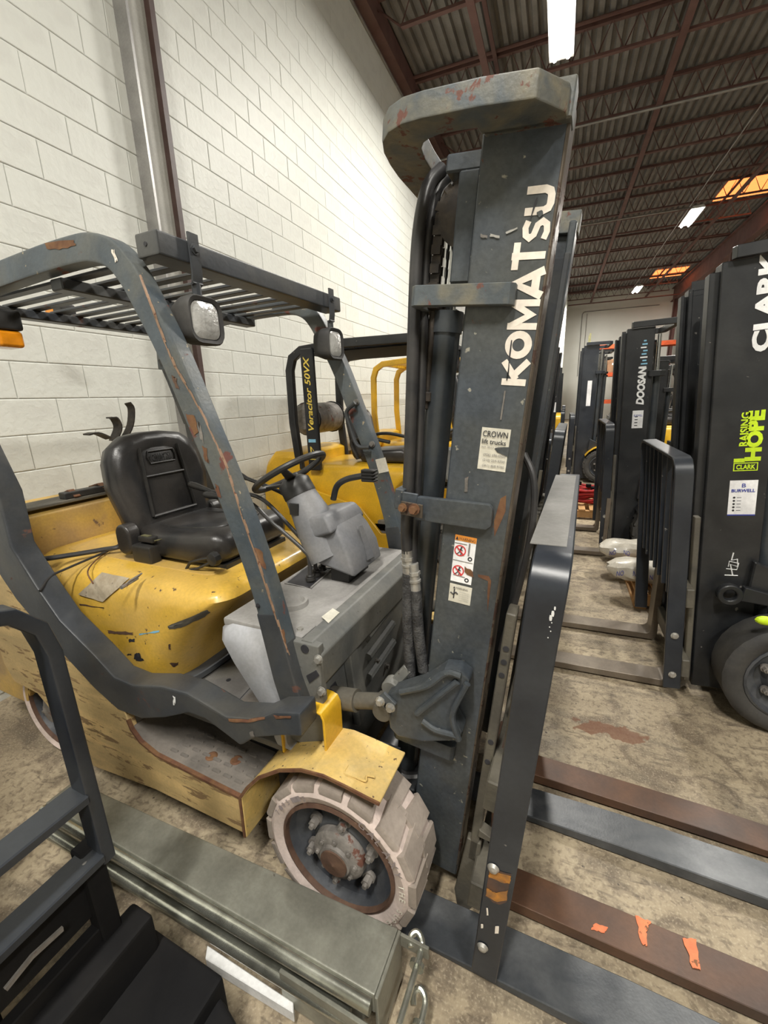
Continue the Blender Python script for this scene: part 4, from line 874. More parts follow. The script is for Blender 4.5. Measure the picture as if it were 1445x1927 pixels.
# tank cradle arms behind the seat
for poly, wv in ((((205, 825), (180, 815), (162, 818)), 0.05), (((213, 830), (222, 805), (215, 788), (205, 786)), 0.05), (((232, 828), (245, 800), (247, 770), (240, 758)), 0.04)):
    P = [K(*q, x=-2.25) for q in poly]; b = MB(); b.bar(smooth_path(P, 4), wv, 0.007, (1, 0.3, 0)); b.build('tank_bracket', 'chain_steel', cw)
# ---------------------------------------------------------------- seat
def seat_local():
    s0 = MB(); yc = 1.365
    B = Matrix.Translation((-1.775, yc, 1.0)) @ Matrix.Rotation(math.radians(-9), 4, 'Y')
    s0.M = B
    # outline of the back (y, z) shrinking through the thickness x
    def outl(w0, w1, z0, z1, x, rr=0.11):
        pts = []
        pts += [(-w0, z0+0.02), (-w0*1.02, z0+0.12), (-w1*1.08, (z0+z1)*0.55), (-w1*1.02, z1-0.11)]
        pts += [(-w1*0.90, z1-0.055), (-w1*0.62, z1-0.012), (-w1*0.25, z1), (w1*0.25, z1), (w1*0.62, z1-0.012), (w1*0.90, z1-0.055)]
        pts += [(w1*1.02, z1-0.11), (w1*1.08, (z0+z1)*0.55), (w0*1.02, z0+0.12), (w0, z0+0.02), (w0*0.85, z0), (-w0*0.85, z0)]
        return [(x, a, c) for a, c in pts]
    s0.rings([outl(0.17, 0.185, 0.03, 0.455, -0.075), outl(0.20, 0.215, 0.0, 0.485, -0.055), outl(0.215, 0.230, -0.01, 0.495, 0.0), outl(0.205, 0.220, 0.0, 0.485, 0.045), outl(0.16, 0.175, 0.05, 0.45, 0.062), outl(0.12, 0.13, 0.09, 0.42, 0.045), outl(0.115, 0.125, 0.095, 0.415, 0.047)])
    return s0
seat = seat_local().build('seat', 'vinyl_black', t, smooth=60, label='black vinyl driver seat')
B = Matrix.Translation((-1.775, 1.365, 1.0)) @ Matrix.Rotation(math.radians(-9), 4, 'Y')
b = MB(B); 
def bar2(y0, z0, y1, z1, r=0.008): b.tube([(0.050, y0, z0), (0.052, y1, z1)], r, 8)
bar2(-0.118, 0.11, -0.10, 0.42); bar2(0.118, 0.11, 0.10, 0.42); bar2(-0.118, 0.11, 0.118, 0.11); bar2(-0.10, 0.29, 0.10, 0.29, 0.006)
b.tube([(0.05, -0.06, 0.40), (0.05, 0.07, 0.40), (0.05, 0.078, 0.375), (0.05, 0.07, 0.345), (0.05, -0.06, 0.345), (0.05, -0.068, 0.375)], 0.004, 6, True)
b.build('back_piping', 'plastic_black', seat)
R3 = B.to_3x3()
text('KOMATSU', 'plastic_black', seat, B @ Vector((0.052, -0.055, 0.355)), R3 @ Vector((0, 1, 0)), R3 @ Vector((0, 0, 1)), 0.032, 0.115, off=0.02, name='embossed_word')
b = MB()
def cs(x, z0, z1, w_, r=0.03): return [(x, YC+a, c) for a, c in rrect(-w_, w_, z0, z1, r, 3)]
b.rings([cs(-1.76, 1.0, 1.055, 0.15, 0.02), cs(-1.73, 0.975, 1.09, 0.205, 0.03), cs(-1.60, 0.965, 1.085, 0.225, 0.04), cs(-1.42, 0.965, 1.10, 0.23, 0.045), cs(-1.32, 0.97, 1.11, 0.225, 0.045), cs(-1.27, 0.985, 1.095, 0.21, 0.04), cs(-1.25, 1.01, 1.07, 0.17, 0.02)])
b.build('seat_cushion', 'vinyl_black', seat, smooth=60)
b = MB(); b.tube(smooth_path([(-1.73, YC-0.12, 1.083), (-1.55, YC-0.135, 1.088), (-1.38, YC-0.13, 1.103), (-1.32, YC-0.08, 1.112), (-1.32, YC+0.08, 1.112), (-1.38, YC+0.13, 1.103), (-1.55, YC+0.135, 1.088), (-1.73, YC+0.12, 1.083)], 4), 0.006, 6); b.build('cushion_piping', 'plastic_black', seat)
b = MB(); b.box(-1.74, -1.26, YC-0.19, YC+0.19, 0.952, 0.975); b.build('seat_rails', 'plastic_black', seat)
for sg in (-1, 1):
    b = MB(); y = YC+sg*0.235
    b.rings([[(-1.755+a, y-0.03, 1.0+c) for a, c in rrect(-0.055, 0.035, -0.02, 0.115, 0.04)], [(-1.755+a, y+0.03, 1.0+c) for a, c in rrect(-0.055, 0.035, -0.02, 0.115, 0.04)]]); b.build('hip_guard', 'vinyl_black', seat, 0.012, 3)
    b = MB(); b.box(-1.72, -1.60, y-0.032, y+0.022, 0.955, 1.035); b.build('belt_retractor', 'plastic_black', seat, 0.012, 2)
    if sg == -1:
        b = MB(); b.box(-1.69, -1.60, y-0.012, y+0.022, 1.045, 1.07); bk_ = b.build('belt_buckle', 'plastic_black', seat, 0.005, 2)
        b = MB(); b.box(-1.675, -1.63, y-0.006, y+0.012, 1.070, 1.073); b.tube([(-1.60, y+0.0, 1.055), (-1.575, y+0.0, 1.062), (-1.575, y+0.018, 1.062), (-1.60, y+0.018, 1.055)], 0.003, 6); b.build('belt_tongue', 'brass', seat)
kn = K(407, 1050, y=1.12); b = MB(); b.lathe([(0.0005, -0.028), (0.024, -0.025), (0.028, -0.015), (0.028, 0.0), (0.012, 0.006), (0.0005, 0.006)], kn, 'y', 10, 0, False); b.build('adjust_knob', 'plastic_black', seat)
b = MB(); b.tube([K(350, 1072, y=1.12), K(358, 1058, y=1.12), K(382, 1052, y=1.12), K(400, 1050, y=1.12)], 0.006, 6); b.tube([K(352, 1074, y=1.12), K(372, 1070, y=1.12), K(398, 1058, y=1.12)], 0.006, 6); b.build('slide_lever', 'plastic_black', seat)
kp = [K(*q, z=0.505) for q in ((262, 1300), (301, 1296), (354, 1279), (400, 1250), (447, 1216), (490, 1190))]
b = MB(); b.bar(smooth_path([p+Vector((0.02, 0, 0.02)) for p in kp], 4), 0.06, 0.03, (1, -0.6, 0)); b.build('kick_plate', 'frame_dark', fp, 0.004)
# ---------------------------------------------------------------- cowl: console, cross beam, bulkhead, column, dash
b = MB(); b.box(-1.07, -0.71, 0.95, mir(0.95), 0.865, 0.897)
cons = b.build('console', 'plastic_dusty', t, 0.008, 2)
P0 = [K(*q, z=0.8985) for q in ((537, 1098), (579, 1066), (626, 1071), (584, 1108))]
b = MB(); b.hull(P0, [p+Vector((0, 0, 0.0015)) for p in P0]); b.build('lever_slot', 'ink', cons)
b = MB(); P1 = [p+Vector((0, 0, 0.002)) for p in P0]; b.tube(P1, 0.004, 6, True); b.build('slot_rim', 'plastic_dusty', cons)
cc = K(553, 1136, z=0.90); b = MB(); b.lathe([(0.052, -0.002), (0.050, 0.012), (0.040, 0.012), (0.032, -0.008), (0.0005, -0.010), (0.0005, -0.02), (0.052, -0.02)], cc+Vector((0, 0, 0.002)), 'z', 28); b.build('cup_holder', 'plastic_dusty', cons)
b = MB(); b.box(-0.80, -0.735, 0.94, 1.02, 0.897, 0.903); b.build('service_flap', 'plastic_dusty', cons, 0.003)
b = MB()   # light plastic leg shield hanging from the console
top = [K(*q, y=0.955) for q in ((442, 1170), (470, 1128), (520, 1110))]
RR = []
for (x0, x1, z, y) in ((-1.045, -0.80, 0.895, 0.96), (-1.075, -0.80, 0.86, 0.93), (-1.07, -0.80, 0.82, 0.915), (-1.03, -0.80, 0.76, 0.91), (-0.965, -0.80, 0.68, 0.905), (-0.90, -0.80, 0.60, 0.90), (-0.875, -0.80, 0.53, 0.90), (-0.87, -0.78, 0.505, 0.895)):
    RR.append([(x0, y+0.02, z), (x0+0.03, y, z), (x1, y-0.005, z), (x1, y+0.05, z), (x0+0.02, y+0.10, z)])
b.rings(RR); b.build('leg_shield', 'plastic_light', t, smooth=60)
b = MB(); b.rings([[(x, 0.925, z) for x, z in ((-0.73, 0.78), (-0.73, 0.905), (-0.69, 0.905), (-0.655, 0.865), (-0.66, 0.76), (-0.67, 0.75))], [(x, mir(0.925), z) for x, z in ((-0.73, 0.78), (-0.73, 0.905), (-0.69, 0.905), (-0.655, 0.865), (-0.66, 0.76), (-0.67, 0.75))]])
cb = b.build('cross_beam', 'cowl_grey', t, 0.006, 2)
P = [K(*q, z=0.9065) for q in ((605, 1161), (626, 1145), (639, 1153), (618, 1173))]; b = MB(); b.hull(P, [p+Vector((0, 0, 0.001)) for p in P]); b.build('paper_label', 'sticker_white', cb)
for q, z_ in (((565, 1187), 0.9),): MB().bolt(K(*q, z=z_), (0, 0, 1), 0.010, 0.008).build('bolt', 'bolt_zinc', cb)
b = MB(); b.box(-0.80, -0.66, 0.915, 0.945, 0.52, 0.90); gp = b.build('corner_gusset', 'cowl_grey', t, 0.006, 2)
for q in ((600, 1240), (606, 1300)): MB().bolt(K(*q, y=0.912), (0, -1, 0), 0.010, 0.010).build('bolt', 'bolt_zinc', gp)
b = MB(); p = K(573, 1222, y=0.9125); b.rod(p, p+Vector((0, 0.004, 0)), 0.014, 14); b.build('guard_hole', 'ink', gp)
P = [K(*q, y=0.912) for q in ((576, 1272), (594, 1262), (600, 1272), (582, 1286))]; b = MB(); b.hull(P, [p+Vector((0, 0.004, 0)) for p in P]); b.build('guard_hole', 'ink', gp)
b = MB(); b.box(-0.72, -0.70, 0.94, mir(0.94), 0.30, 0.80); bh = b.build('bulkhead', 'cowl_grey', t, 0.004)
for (y0, y1) in ((1.10, 1.16),):
    b = MB(); b.rings([[(-0.70, y, z) for y, z in ((1.10, 0.78), (1.16, 0.78), (1.24, 0.46), (1.15, 0.42))], [(-0.670, y, z) for y, z in ((1.105, 0.78), (1.155, 0.78), (1.235, 0.46), (1.155, 0.42))]]); b.build('stiffener', 'cowl_grey', bh, 0.004)
for k in range(3):
    b = MB(); y0 = 1.30+k*0.0; z0 = 0.74-k*0.09
    b.tube([(-0.695, 1.28, z0-0.02), (-0.695, 1.52, z0+0.0)], 0.018, 8); b.build('pressed_rib', 'cowl_grey', bh)
b = MB(); b.prism([(0.965, 0.50), (1.05, 0.50), (1.08, 0.60), (1.05, 0.68), (1.02, 0.68), (0.965, 0.58)], 'x', -0.703, -0.697); b.build('access_opening', 'ink', bh)
for q in ((680, 1215),): pass
for (y, z) in ((1.20, 0.52), (1.36, 0.56), (1.45, 0.48)): MB().bolt((-0.70, y, z), (1, 0, 0), 0.010, 0.012).build('bolt', 'hub_grease', bh)
b = MB(); b.tube(smooth_path([(-0.71, 1.03, 0.64), (-0.69, 1.01, 0.57), (-0.70, 1.05, 0.5)], 4), 0.01, 8); b.tube(smooth_path([(-0.69, 1.0, 0.68), (-0.68, 1.04, 0.6), (-0.69, 1.0, 0.52)], 4), 0.008, 8); b.build('hose_loop', 'hose_black', bh)
# column cover: lower box and upper sleeve
b = MB()
def quad(P_): return [Vector(p) for p in P_]
def lvl(x0, x1, y0, y1, z0, z1): return [(x0, y0, z0), (x1, y0, z1), (x1, y1, z1), (x0, y1, z0)]
b.rings([lvl(-0.925, -0.745, 1.30, 1.55, 0.985, 0.945), lvl(-0.945, -0.765, 1.30, 1.55, 1.07, 1.03), lvl(-0.955, -0.80, 1.31, 1.54, 1.12, 1.10), lvl(-0.97, -0.85, 1.33, 1.53, 1.16, 1.165)]); dash = b.build('column_cover', 'plastic_grey', t, 0.014, 3, smooth=40)
b = MB(); b.rings([lvl(-0.975, -0.82, 1.285, 1.555, 1.065, 1.12), lvl(-0.985, -0.84, 1.29, 1.55, 1.12, 1.16), lvl(-0.98, -0.86, 1.30, 1.54, 1.165, 1.185)]); b.build('upper_shroud', 'plastic_grey', dash, 0.014, 3, smooth=40)
b = MB(); b.box(-0.88, -0.80, 1.35, 1.52, 0.89, 0.98); b.build('cover_base', 'plastic_black', dash)
b = MB(); b.rings([[(-0.752, 1.42, 0.97), (-0.742, 1.46, 0.97), (-0.79, 1.46, 1.10), (-0.795, 1.44, 1.10)], [(-0.745, 1.42, 0.975), (-0.737, 1.46, 0.975), (-0.785, 1.46, 1.11), (-0.79, 1.44, 1.11)]]); b.build('cover_ridge', 'plastic_grey', dash, 0.002)
ax0, ax1 = Vector((-0.885, 1.375, 1.0)), Vector((-1.045, 1.365, 1.305)); cdv = (ax1-ax0).normalized()
def csec(p, rx, ry, n=20):
    u = Vector((0, 1, 0)); v = cdv.cross(u); return [p+u*rx*math.cos(2*math.pi*k/n)+v*ry*math.sin(2*math.pi*k/n) for k in range(n)]
b = MB(); b.rings([csec(ax0, 0.098, 0.095), csec(ax0.lerp(ax1, 0.35), 0.092, 0.085), csec(ax0.lerp(ax1, 0.6), 0.078, 0.068), csec(ax0.lerp(ax1, 0.80), 0.068, 0.058)]); b.build('steering_column', 'plastic_grey', dash, smooth=60)
b = MB(); b.rings([csec(ax0.lerp(ax1, 0.78), 0.072, 0.062), csec(ax0.lerp(ax1, 0.95), 0.070, 0.060), csec(ax1, 0.045, 0.04)]); b.build('column_boot', 'plastic_black', dash, smooth=60)
b = MB(); p = ax0.lerp(ax1, 0.66)+Vector((0.0, -0.074, 0)); b.box(p.x-0.02, p.x+0.02, p.y-0.006, p.y+0.003, p.z-0.025, p.z+0.02); b.build('panel_label', 'plastic_black', dash)
sw = Vector((-1.052, 1.365, 1.328)); nrm = Vector((-0.50, 0, 0.866)); U = Vector((0, 1, 0)); V = nrm.cross(U).normalized()
b = MB(); n = 48; b.tube([sw+U*0.150*math.cos(2*math.pi*k/n)+V*0.150*math.sin(2*math.pi*k/n) for k in range(n)], 0.0125, 10, True); stw = b.build('steering_wheel', 'plastic_black', t)
b = MB()
for a in (90, 210, 330):
    r_ = math.radians(a); e = sw+U*0.145*math.cos(r_)+V*0.145*math.sin(r_); b.bar([sw-cdv*0.03, sw.lerp(e, 0.45)-cdv*0.025, e], [0.045, 0.035, 0.022], 0.012, cdv.cross(e-sw))
b.build('spokes', 'plastic_black', stw, 0.003)
b = MB(); b.rings([[sw-cdv*0.045+(U*math.cos(a)+V*math.sin(a))*0.035 for a in [2*math.pi*k/16 for k in range(16)]], [sw-cdv*0.012+(U*math.cos(a)+V*math.sin(a))*0.03 for a in [2*math.pi*k/16 for k in range(16)]]]); b.build('horn_button', 'plastic_black', stw, 0.003)
# levers
lv = [((395, 932), (420, 936), (467, 946), (484, 956), (505, 977), (547, 1013), (573, 1037), (581, 1050), (584, 1086)), ((366, 914), (398, 925), (460, 929), (487, 936), (510, 953), (542, 987), (571, 1019), (589, 1042), (595, 1076)), ((447, 892), (464, 900), (505, 916), (537, 932), (555, 953), (581, 995), (602, 1029), (608, 1045), (606, 1068))]
for i, L_ in enumerate(lv):
    ys_ = [1.30+0.05*i]*len(L_); P = [K(*q, y=ys_[j]) for j, q in enumerate(L_)]
    o = MB().tube(smooth_path(P, 4), 0.0085, 10).build('control_lever', 'hose_black', t)
    b = MB(); a_, c_ = P[0], P[1]; d_ = (a_-c_).normalized(); b.tube([c_, a_, a_+d_*0.03], [0.009, 0.016, 0.012], 12); b.ball(a_+d_*0.02, 0.015, 10); b.build('knob', 'plastic_black', o)
    b = MB(); p = P[-1]; b.lathe([(0.020, -0.01), (0.018, 0.0), (0.015, 0.002), (0.016, 0.008), (0.011, 0.012), (0.0005, 0.012), (0.0005, -0.01)], p, 'z', 16); b.build('boot', 'plastic_black', o)
P = [K(*q, y=1.50) for q in ((627, 940), (634, 915), (652, 902), (684, 895))]
o = MB().tube(smooth_path(P, 5), 0.013, 10).build('parking_brake_lever', 'hose_black', t)
e = P[-1]; b = MB()
for k in range(4): b.box(e.x+0.0, e.x+0.055, e.y-0.02, e.y+0.02, e.z-0.022+k*0.013, e.z-0.014+k*0.013)
b.box(e.x-0.004, e.x+0.045, e.y-0.016, e.y+0.016, e.z-0.022, e.z+0.026); b.build('brake_grip', 'plastic_black', o, 0.002)
# ---------------------------------------------------------------- overhead guard
og = None
def side_frame(yv, first):
    y = yv
    pil = [(-0.75, 0.68), (-0.82, 1.06), (-0.90, 1.335), (-0.985, 1.56), (-1.055, 1.74), (-1.12, 1.87), (-1.165, 1.95), (-1.215, 2.005), (-1.29, 2.035), (-1.38, 2.043), (-1.60, 2.04), (-2.0, 2.02), (-2.14, 1.99), (-2.20, 1.92), (-2.215, 1.80)]
    b = MB(); b.bar(smooth_path([(x, y, z) for x, z in pil], 4), 0.055, 0.075, (0, 1, 0)); o = b.build('overhead_guard' if first else 'side_frame', 'pillar_paint', t if first else og, 0.008, 2)
    return o
og = side_frame(0.905, True)
side_frame(mir(0.905), False)
for yv in (0.905, mir(0.905)):
    b = MB(); b.bar([(-2.20, yv, 1.87), (-2.175, yv-(0.02 if yv < YC else -0.02), 1.75), (-2.13, yv-(0.055 if yv < YC else -0.055), 1.5)], 0.070, 0.08, (0, 1, 0)); b.build('rear_leg', 'frame_dark', og, 0.008, 2)
    ol = [(0, 940), (20, 1030), (68, 1106), (111, 1168), (177, 1235), (213, 1275), (248, 1290), (301, 1292), (350, 1305), (381, 1323), (425, 1350), (483, 1354), (514, 1341), (564, 1343), (568, 1388), (530, 1386), (478, 1390), (452, 1405), (421, 1381), (385, 1354), (354, 1343), (310, 1352), (266, 1354), (221, 1337), (177, 1297), (115, 1230), (30, 1130), (0, 1085)]
    P = [K(*q, y=0.80) for q in ol]; P = [(-2.17, 1.62), (-2.10, 1.62), (P[0].x-0.01, P[0].z+0.02)]+[(p.x, p.z) for p in P[1:]]; P[-1] = (-2.13, 0.96)
    b = MB(); b.prism(P, 'y', *sorted((0.80 if yv < YC else mir(0.80), 0.885 if yv < YC else mir(0.885)))); lf_ = b.build('lower_frame', 'frame_dark', og, 0.010, 2, smooth=40)
    if yv < YC:
        for k, (poly, mt) in enumerate(((((326, 1308), (331, 1311), (330, 1326), (327, 1326)), 'letter_white'), (((430, 1352), (470, 1354), (500, 1349), (500, 1353), (468, 1359), (432, 1357)), 'rust_edge'), (((515, 1345), (548, 1347), (548, 1351), (520, 1352)), 'rust_edge'), (((470, 1378), (476, 1374), (480, 1384), (474, 1388)), 'hub_grease'), (((205, 1310), (230, 1330), (228, 1336), (203, 1318)), 'rim_rust'))):
            decal(lf_, ragged(poly, 3, 1.2, k+80), 'paint_chip', mt, lift=0.0025)
    b = MB(); b.bar([(-0.73, yv+0.0, 0.64), (-0.77, yv, 0.78), (-0.81, yv, 1.0)], [0.06, 0.06, 0.058], [0.095, 0.085, 0.078], (0, 1, 0)); b.build('pillar_foot', 'frame_dark', og, 0.008, 2)
    b = MB(); b.bolt((-0.835, yv-0.0285 if yv < YC else yv+0.0285, 1.02), (0, -1 if yv < YC else 1, 0), 0.005, 0.004); b.build('pillar_bolt', 'ink', og)
b = MB(); b.box(-0.885, -0.83, 0.874, 0.936, 1.0, 1.06); 
b = MB(); b.box(-1.130, -1.045, 0.895, mir(0.895), 1.985, 2.045); fb = b.build('front_crossbar', 'frame_dark', og, 0.006, 2)
b = MB(); b.rod((-1.09, 0.893, 2.015), (-1.09, 0.896, 2.015), 0.006, 8); b.build('bolt_hole', 'ink', og)
for x in (-1.55, -2.13):
    b = MB(); b.box(x-0.03, x+0.03, 0.92, mir(0.92), 1.965, 2.00); b.build('roof_crossbar', 'frame_dark', og, 0.004)
for k in range(10):
    y = 0.98+k*(mir(0.98)-0.98)/9
    b = MB(); b.bar([(-1.06, y, 2.012), (-2.14, y, 2.005)], 0.036, 0.010, (0, 1, 0)); b.build('roof_slat', 'frame_dark', og, 0.002)
# warning label on the far side rail
p = K(462, 578, y=mir(0.935)); q = K(512, 590, y=mir(0.935))
b = MB(); b.box(p.x, q.x, mir(0.934), mir(0.930), 2.025-0.012, 2.025+0.014); b.build('roof_label', 'sticker_white', og)
text('▲ ■ ────', 'ink', og, (p.x+0.004, mir(0.935), 2.018), (1, 0, 0), (0, 0, 1), 0.012, (q.x-p.x)*0.8, name='print')
p = K(722, 877, y=mir(0.93)); b = MB()
px_ = [K(*q, y=mir(0.935)) for q in ((706, 865), (724, 861), (731, 887), (713, 891))]
b.hull(px_, [v+Vector((0, 0.006, 0)) for v in px_]); b.build('pillar_label', 'sticker_white', og)
for q in ((670, 757), (700, 836)): MB().bolt(K(*q, y=mir(0.935)), (0, -1, 0), 0.010, 0.008).build('bolt', 'hub_grease', og)
hp_ = [K(*q, y=mir(0.96)) for q in ((668, 758), (652, 775), (658, 800), (672, 838), (695, 842))]
MB().tube(smooth_path(hp_, 4), 0.010, 8).build('grab_handle', 'frame_dark', og)
# rust along the near pillar
for k, (poly, mt) in enumerate(((((323, 705), (333, 712), (338, 735), (330, 728)), 'rim_rust'), (((350, 778), (366, 782), (374, 812), (366, 820)), 'rust_edge'), (((380, 838), (390, 846), (394, 874), (386, 866)), 'rust_edge'), (((404, 908), (412, 915), (417, 938), (410, 934)), 'rust_edge'),
    (((500, 1182), (533, 1184), (538, 1212), (528, 1196), (503, 1192)), 'rust_edge'), (((84, 458), (140, 452), (143, 462), (112, 470), (88, 468)), 'rust_edge'), (((0, 484), (24, 478), (26, 492), (0, 506)), 'rust_edge'), (((210, 470), (216, 470), (222, 492), (217, 494)), 'letter_cream'), (((478, 1030), (494, 1040), (500, 1072), (486, 1060)), 'rust_edge'), (((372, 790), (378, 800), (384, 836), (376, 822)), 'hub_grease'))):
    decal(og, ragged(poly, 4, 1.6, k+40), 'rust_patch', mt)
pe_ = [(262, 520), (283, 575), (308, 642), (328, 690), (355, 735), (381, 782), (403, 830), (425, 880), (441, 930), (457, 980), (479, 1042), (498, 1100), (514, 1150), (530, 1205), (545, 1245)]
rr_ = random.Random(5)
for a_, b_ in zip(pe_[:-1], pe_[1:]):
    for kk in range(3):
        f0, f1 = kk/3-0.03, (kk+1)/3+0.03; w_ = rr_.uniform(1.5, 5.0)
        A_ = (a_[0]+(b_[0]-a_[0])*f0, a_[1]+(b_[1]-a_[1])*f0); B_ = (a_[0]+(b_[0]-a_[0])*f1, a_[1]+(b_[1]-a_[1])*f1)
        decal(og, ragged([(A_[0], A_[1]), (A_[0]+w_, A_[1]-1), (B_[0]+w_, B_[1]), (B_[0], B_[1]+1)], 2, 0.8, kk), 'edge_wear', 'edge_tan', n=2)
# head lamps on brackets
for (q, yv) in (((378, 605), 1.00), ((624, 648), 1.73)):
    c = K(*q, y=yv); L_ = MB()
    prof = [[c+Vector((x, a, z)) for a, z in rrect(-w_, w_, -w_, w_, w_*0.55, 4)] for x, w_ in ((-0.075, 0.03), (-0.06, 0.05), (-0.02, 0.064), (0.02, 0.066), (0.026, 0.062), (0.022, 0.052), (0.012, 0.052))]
    L_.rings(prof); lo = L_.build('work_lamp', 'rubber_black', og, smooth=50)
    b = MB(); b.rings([[c+Vector((x, a, z)) for a, z in rrect(-w_, w_, -w_, w_, w_*0.55, 4)] for x, w_ in ((0.010, 0.052), (0.020, 0.050), (0.026, 0.035))]); b.build('lamp_lens', 'lamp_glass', lo)
    yb_ = c.y-0.0
    b = MB(); b.bar([(-1.03, yb_, 2.06), (-1.03, yb_, 1.96), (-1.035, yb_, 1.93)], 0.035, 0.006, (0, 1, 0)); b.bar([(-1.03, yb_, 1.935), (c.x+0.0, yb_, 1.93)], 0.035, 0.006, (0, 1, 0)); b.rod((c.x, yb_, 1.935), (c.x, yb_, c.z+0.05), 0.013, 8); b.bolt((-1.027, yb_, 2.02), (1, 0, 0), 0.010, 0.008); b.build('lamp_bracket', 'frame_dark', lo)
# turn signals under the rear crossbar
for (q, yv, sc) in (((10, 640), 0.93, 1.0), ((115, 592), 1.50, 0.9)):
    c = K(*q, y=yv)
    b = MB(); b.box(c.x-0.05, c.x+0.05, c.y-0.045, c.y+0.045, c.z+0.03, c.z+0.10) if sc == 1.0 else b.box(c.x, c.x+0.07, c.y-0.04, c.y+0.04, c.z-0.012, c.z+0.045); sg_ = b.build('signal_lamp', 'plastic_black', og, 0.01, 2)
    b = MB(); b.box(c.x-0.045, c.x+0.045, c.y-0.04, c.y+0.04, c.z-0.028, c.z+0.03) if sc == 1.0 else b.box(c.x-0.07, c.x+0.01, c.y-0.04, c.y+0.04, c.z-0.02, c.z+0.03); b.build('amber_lens', 'amber', sg_, 0.012, 3)
# ================================================================ OTHER FORKLIFTS (built in their own frame: mast front at x=0, forward = +x)
def sub(p, mb, name, m, bevel=0.0, **k): return mb.build(name, m, p, bevel, org=False, **k)
def forklift(label, loc, rz, body='yellow_new', frame='black_paint', H=2.1, hw=0.32, web=0.17, lean=0.0, guard='black_paint', backrest='backrest_paint', bz=1.25, bars=6, fork='fork_brown', tall=False, fork_dy=0.26, brx=0.10, guard_on=True, body_on=True, group=None, tire='rubber_black', forks=True, fender=None, wheel_c=(-0.42, 0.50, 0.30), fl_=1.10, gx=0.0, roof=False, lug_=True):
    t = thing('forklift', label, 'forklift', loc, rz, group)
    A = math.radians(lean); LM = Matrix.Rotation(A, 4, 'Y')
    def M_(): return MB(LM)
    m = M_(); rail(m, -hw, 1, -web, 0, 0.05, H); ms = sub(t, m, 'mast', frame, 0.004)
    m = M_(); rail(m, hw, -1, -web, 0, 0.05, H); sub(ms, m, 'outer_rail', frame, 0.004)
    for s in (-1, 1):
        m = M_(); rail(m, s*(hw-0.03), -s, -web*0.75, 0.035, 0.08, H-0.03, 0.014, 0.07, 0.016); sub(ms, m, 'inner_rail', frame, 0.003)
        m = M_(); m.rod((-web-0.05, s*(hw-0.09), 0.15), (-web-0.05, s*(hw-0.09), H*0.82), 0.032, 14); sub(ms, m, 'lift_cylinder', 'cylinder_steel')
        m = M_(); m.rod((-web-0.05, s*(hw-0.09), H*0.82), (-web-0.05, s*(hw-0.09), H-0.06), 0.018, 12); sub(ms, m, 'piston_rod', 'chrome')
        m = M_(); m.bar([(-web*0.4, s*(hw-0.12), 0.5), (-web*0.4, s*(hw-0.12), H-0.12)], 0.03, 0.02, (0, 1, 0)); sub(ms, m, 'lift_chain', 'chain_steel')
        m = M_(); m.tube(smooth_path([(-web-0.02, s*0.07, H-0.1), (-web-0.08, s*0.07, H-0.25), (-web-0.08, s*0.07, 0.5)], 5), 0.013, 8); sub(ms, m, 'hydraulic_hose', 'hose_black')
        m = M_(); m.prism([(-web+0.03, 0.78), (-web-0.12, 0.70), (-web-0.14, 0.62), (-web-0.02, 0.55), (-web+0.05, 0.58)], 'y', s*hw, s*(hw+0.04)); sub(ms, m, 'tilt_bracket', frame, 0.006)
        m = M_(); m.rod((-web-0.10, s*(hw+0.02), 0.66), (-web-0.5, s*(hw+0.02), 0.56), 0.028, 10); sub(ms, m, 'tilt_cylinder', 'black_paint')
    for nm, w0, w1, ub in (('top_crossmember', H, H+0.05, -web-0.20), ('middle_crossmember', H*0.80, H*0.80+0.05, -web-0.11), ('lower_crossmember', 0.30, 0.42, -web-0.06)):
        m = M_(); R = []; fu = -0.03 if nm == 'top_crossmember' else -web+0.035
        for a, c in zip([(fu, -hw), (fu-0.01, -hw-0.035), (ub+0.05, -hw-0.035), (ub, -hw+0.02), (ub, hw-0.02), (ub+0.05, hw+0.035), (fu-0.01, hw+0.035), (fu, hw)],
                        [(-web+0.005, -hw), (-web+0.004, -hw-0.005), (ub+0.07, -hw+0.01), (ub+0.05, -hw+0.05), (ub+0.05, hw-0.05), (ub+0.07, hw-0.01), (-web+0.004, hw+0.005), (-web+0.005, hw)]):
            R.append([(a[0], a[1], w0), (c[0], c[1], w0), (c[0], c[1], w1), (a[0], a[1], w1)])
        m.rings(R); sub(ms, m, nm, frame, 0.004)
    # carriage, backrest
    m = M_(); m.box(0.04, 0.075, -0.42, 0.42, 0.55, 0.65); ca = sub(t, m, 'carriage', 'carriage_grease', 0.004)
    m = M_(); m.box(0.04, 0.075, -0.42, 0.42, 0.16, 0.26); sub(ca, m, 'carriage_bar', 'carriage_grease', 0.004)
    for s in (-1, 1):
        m = M_(); m.box(0.02, 0.045, s*0.33-0.02, s*0.33+0.02, 0.10, 1.0); sub(ca, m, 'side_plate', 'carriage_grease', 0.003)
    P = [(brx, -0.46, 0.12), (brx, -0.46, bz-0.07)]+[(brx, -0.46+0.07-0.07*math.cos(math.radians(a)), bz-0.07+0.07*math.sin(math.radians(a))) for a in (30, 60, 90)]
    P = P+[(p[0], -p[1], p[2]) for p in reversed(P)]
    m = M_(); m.bar(P, 0.075, 0.016, (1, 0, 0)); bk = sub(t, m, 'load_backrest', backrest, 0.003)
    for k in range(1, bars+1):
        y = -0.46+0.92*k/(bars+1); m = M_(); m.bar([(brx, y, 0.6), (brx, y, bz-0.01)], 0.045, 0.014, (1, 0, 0)); sub(bk, m, 'backrest_bar', backrest, 0.002)
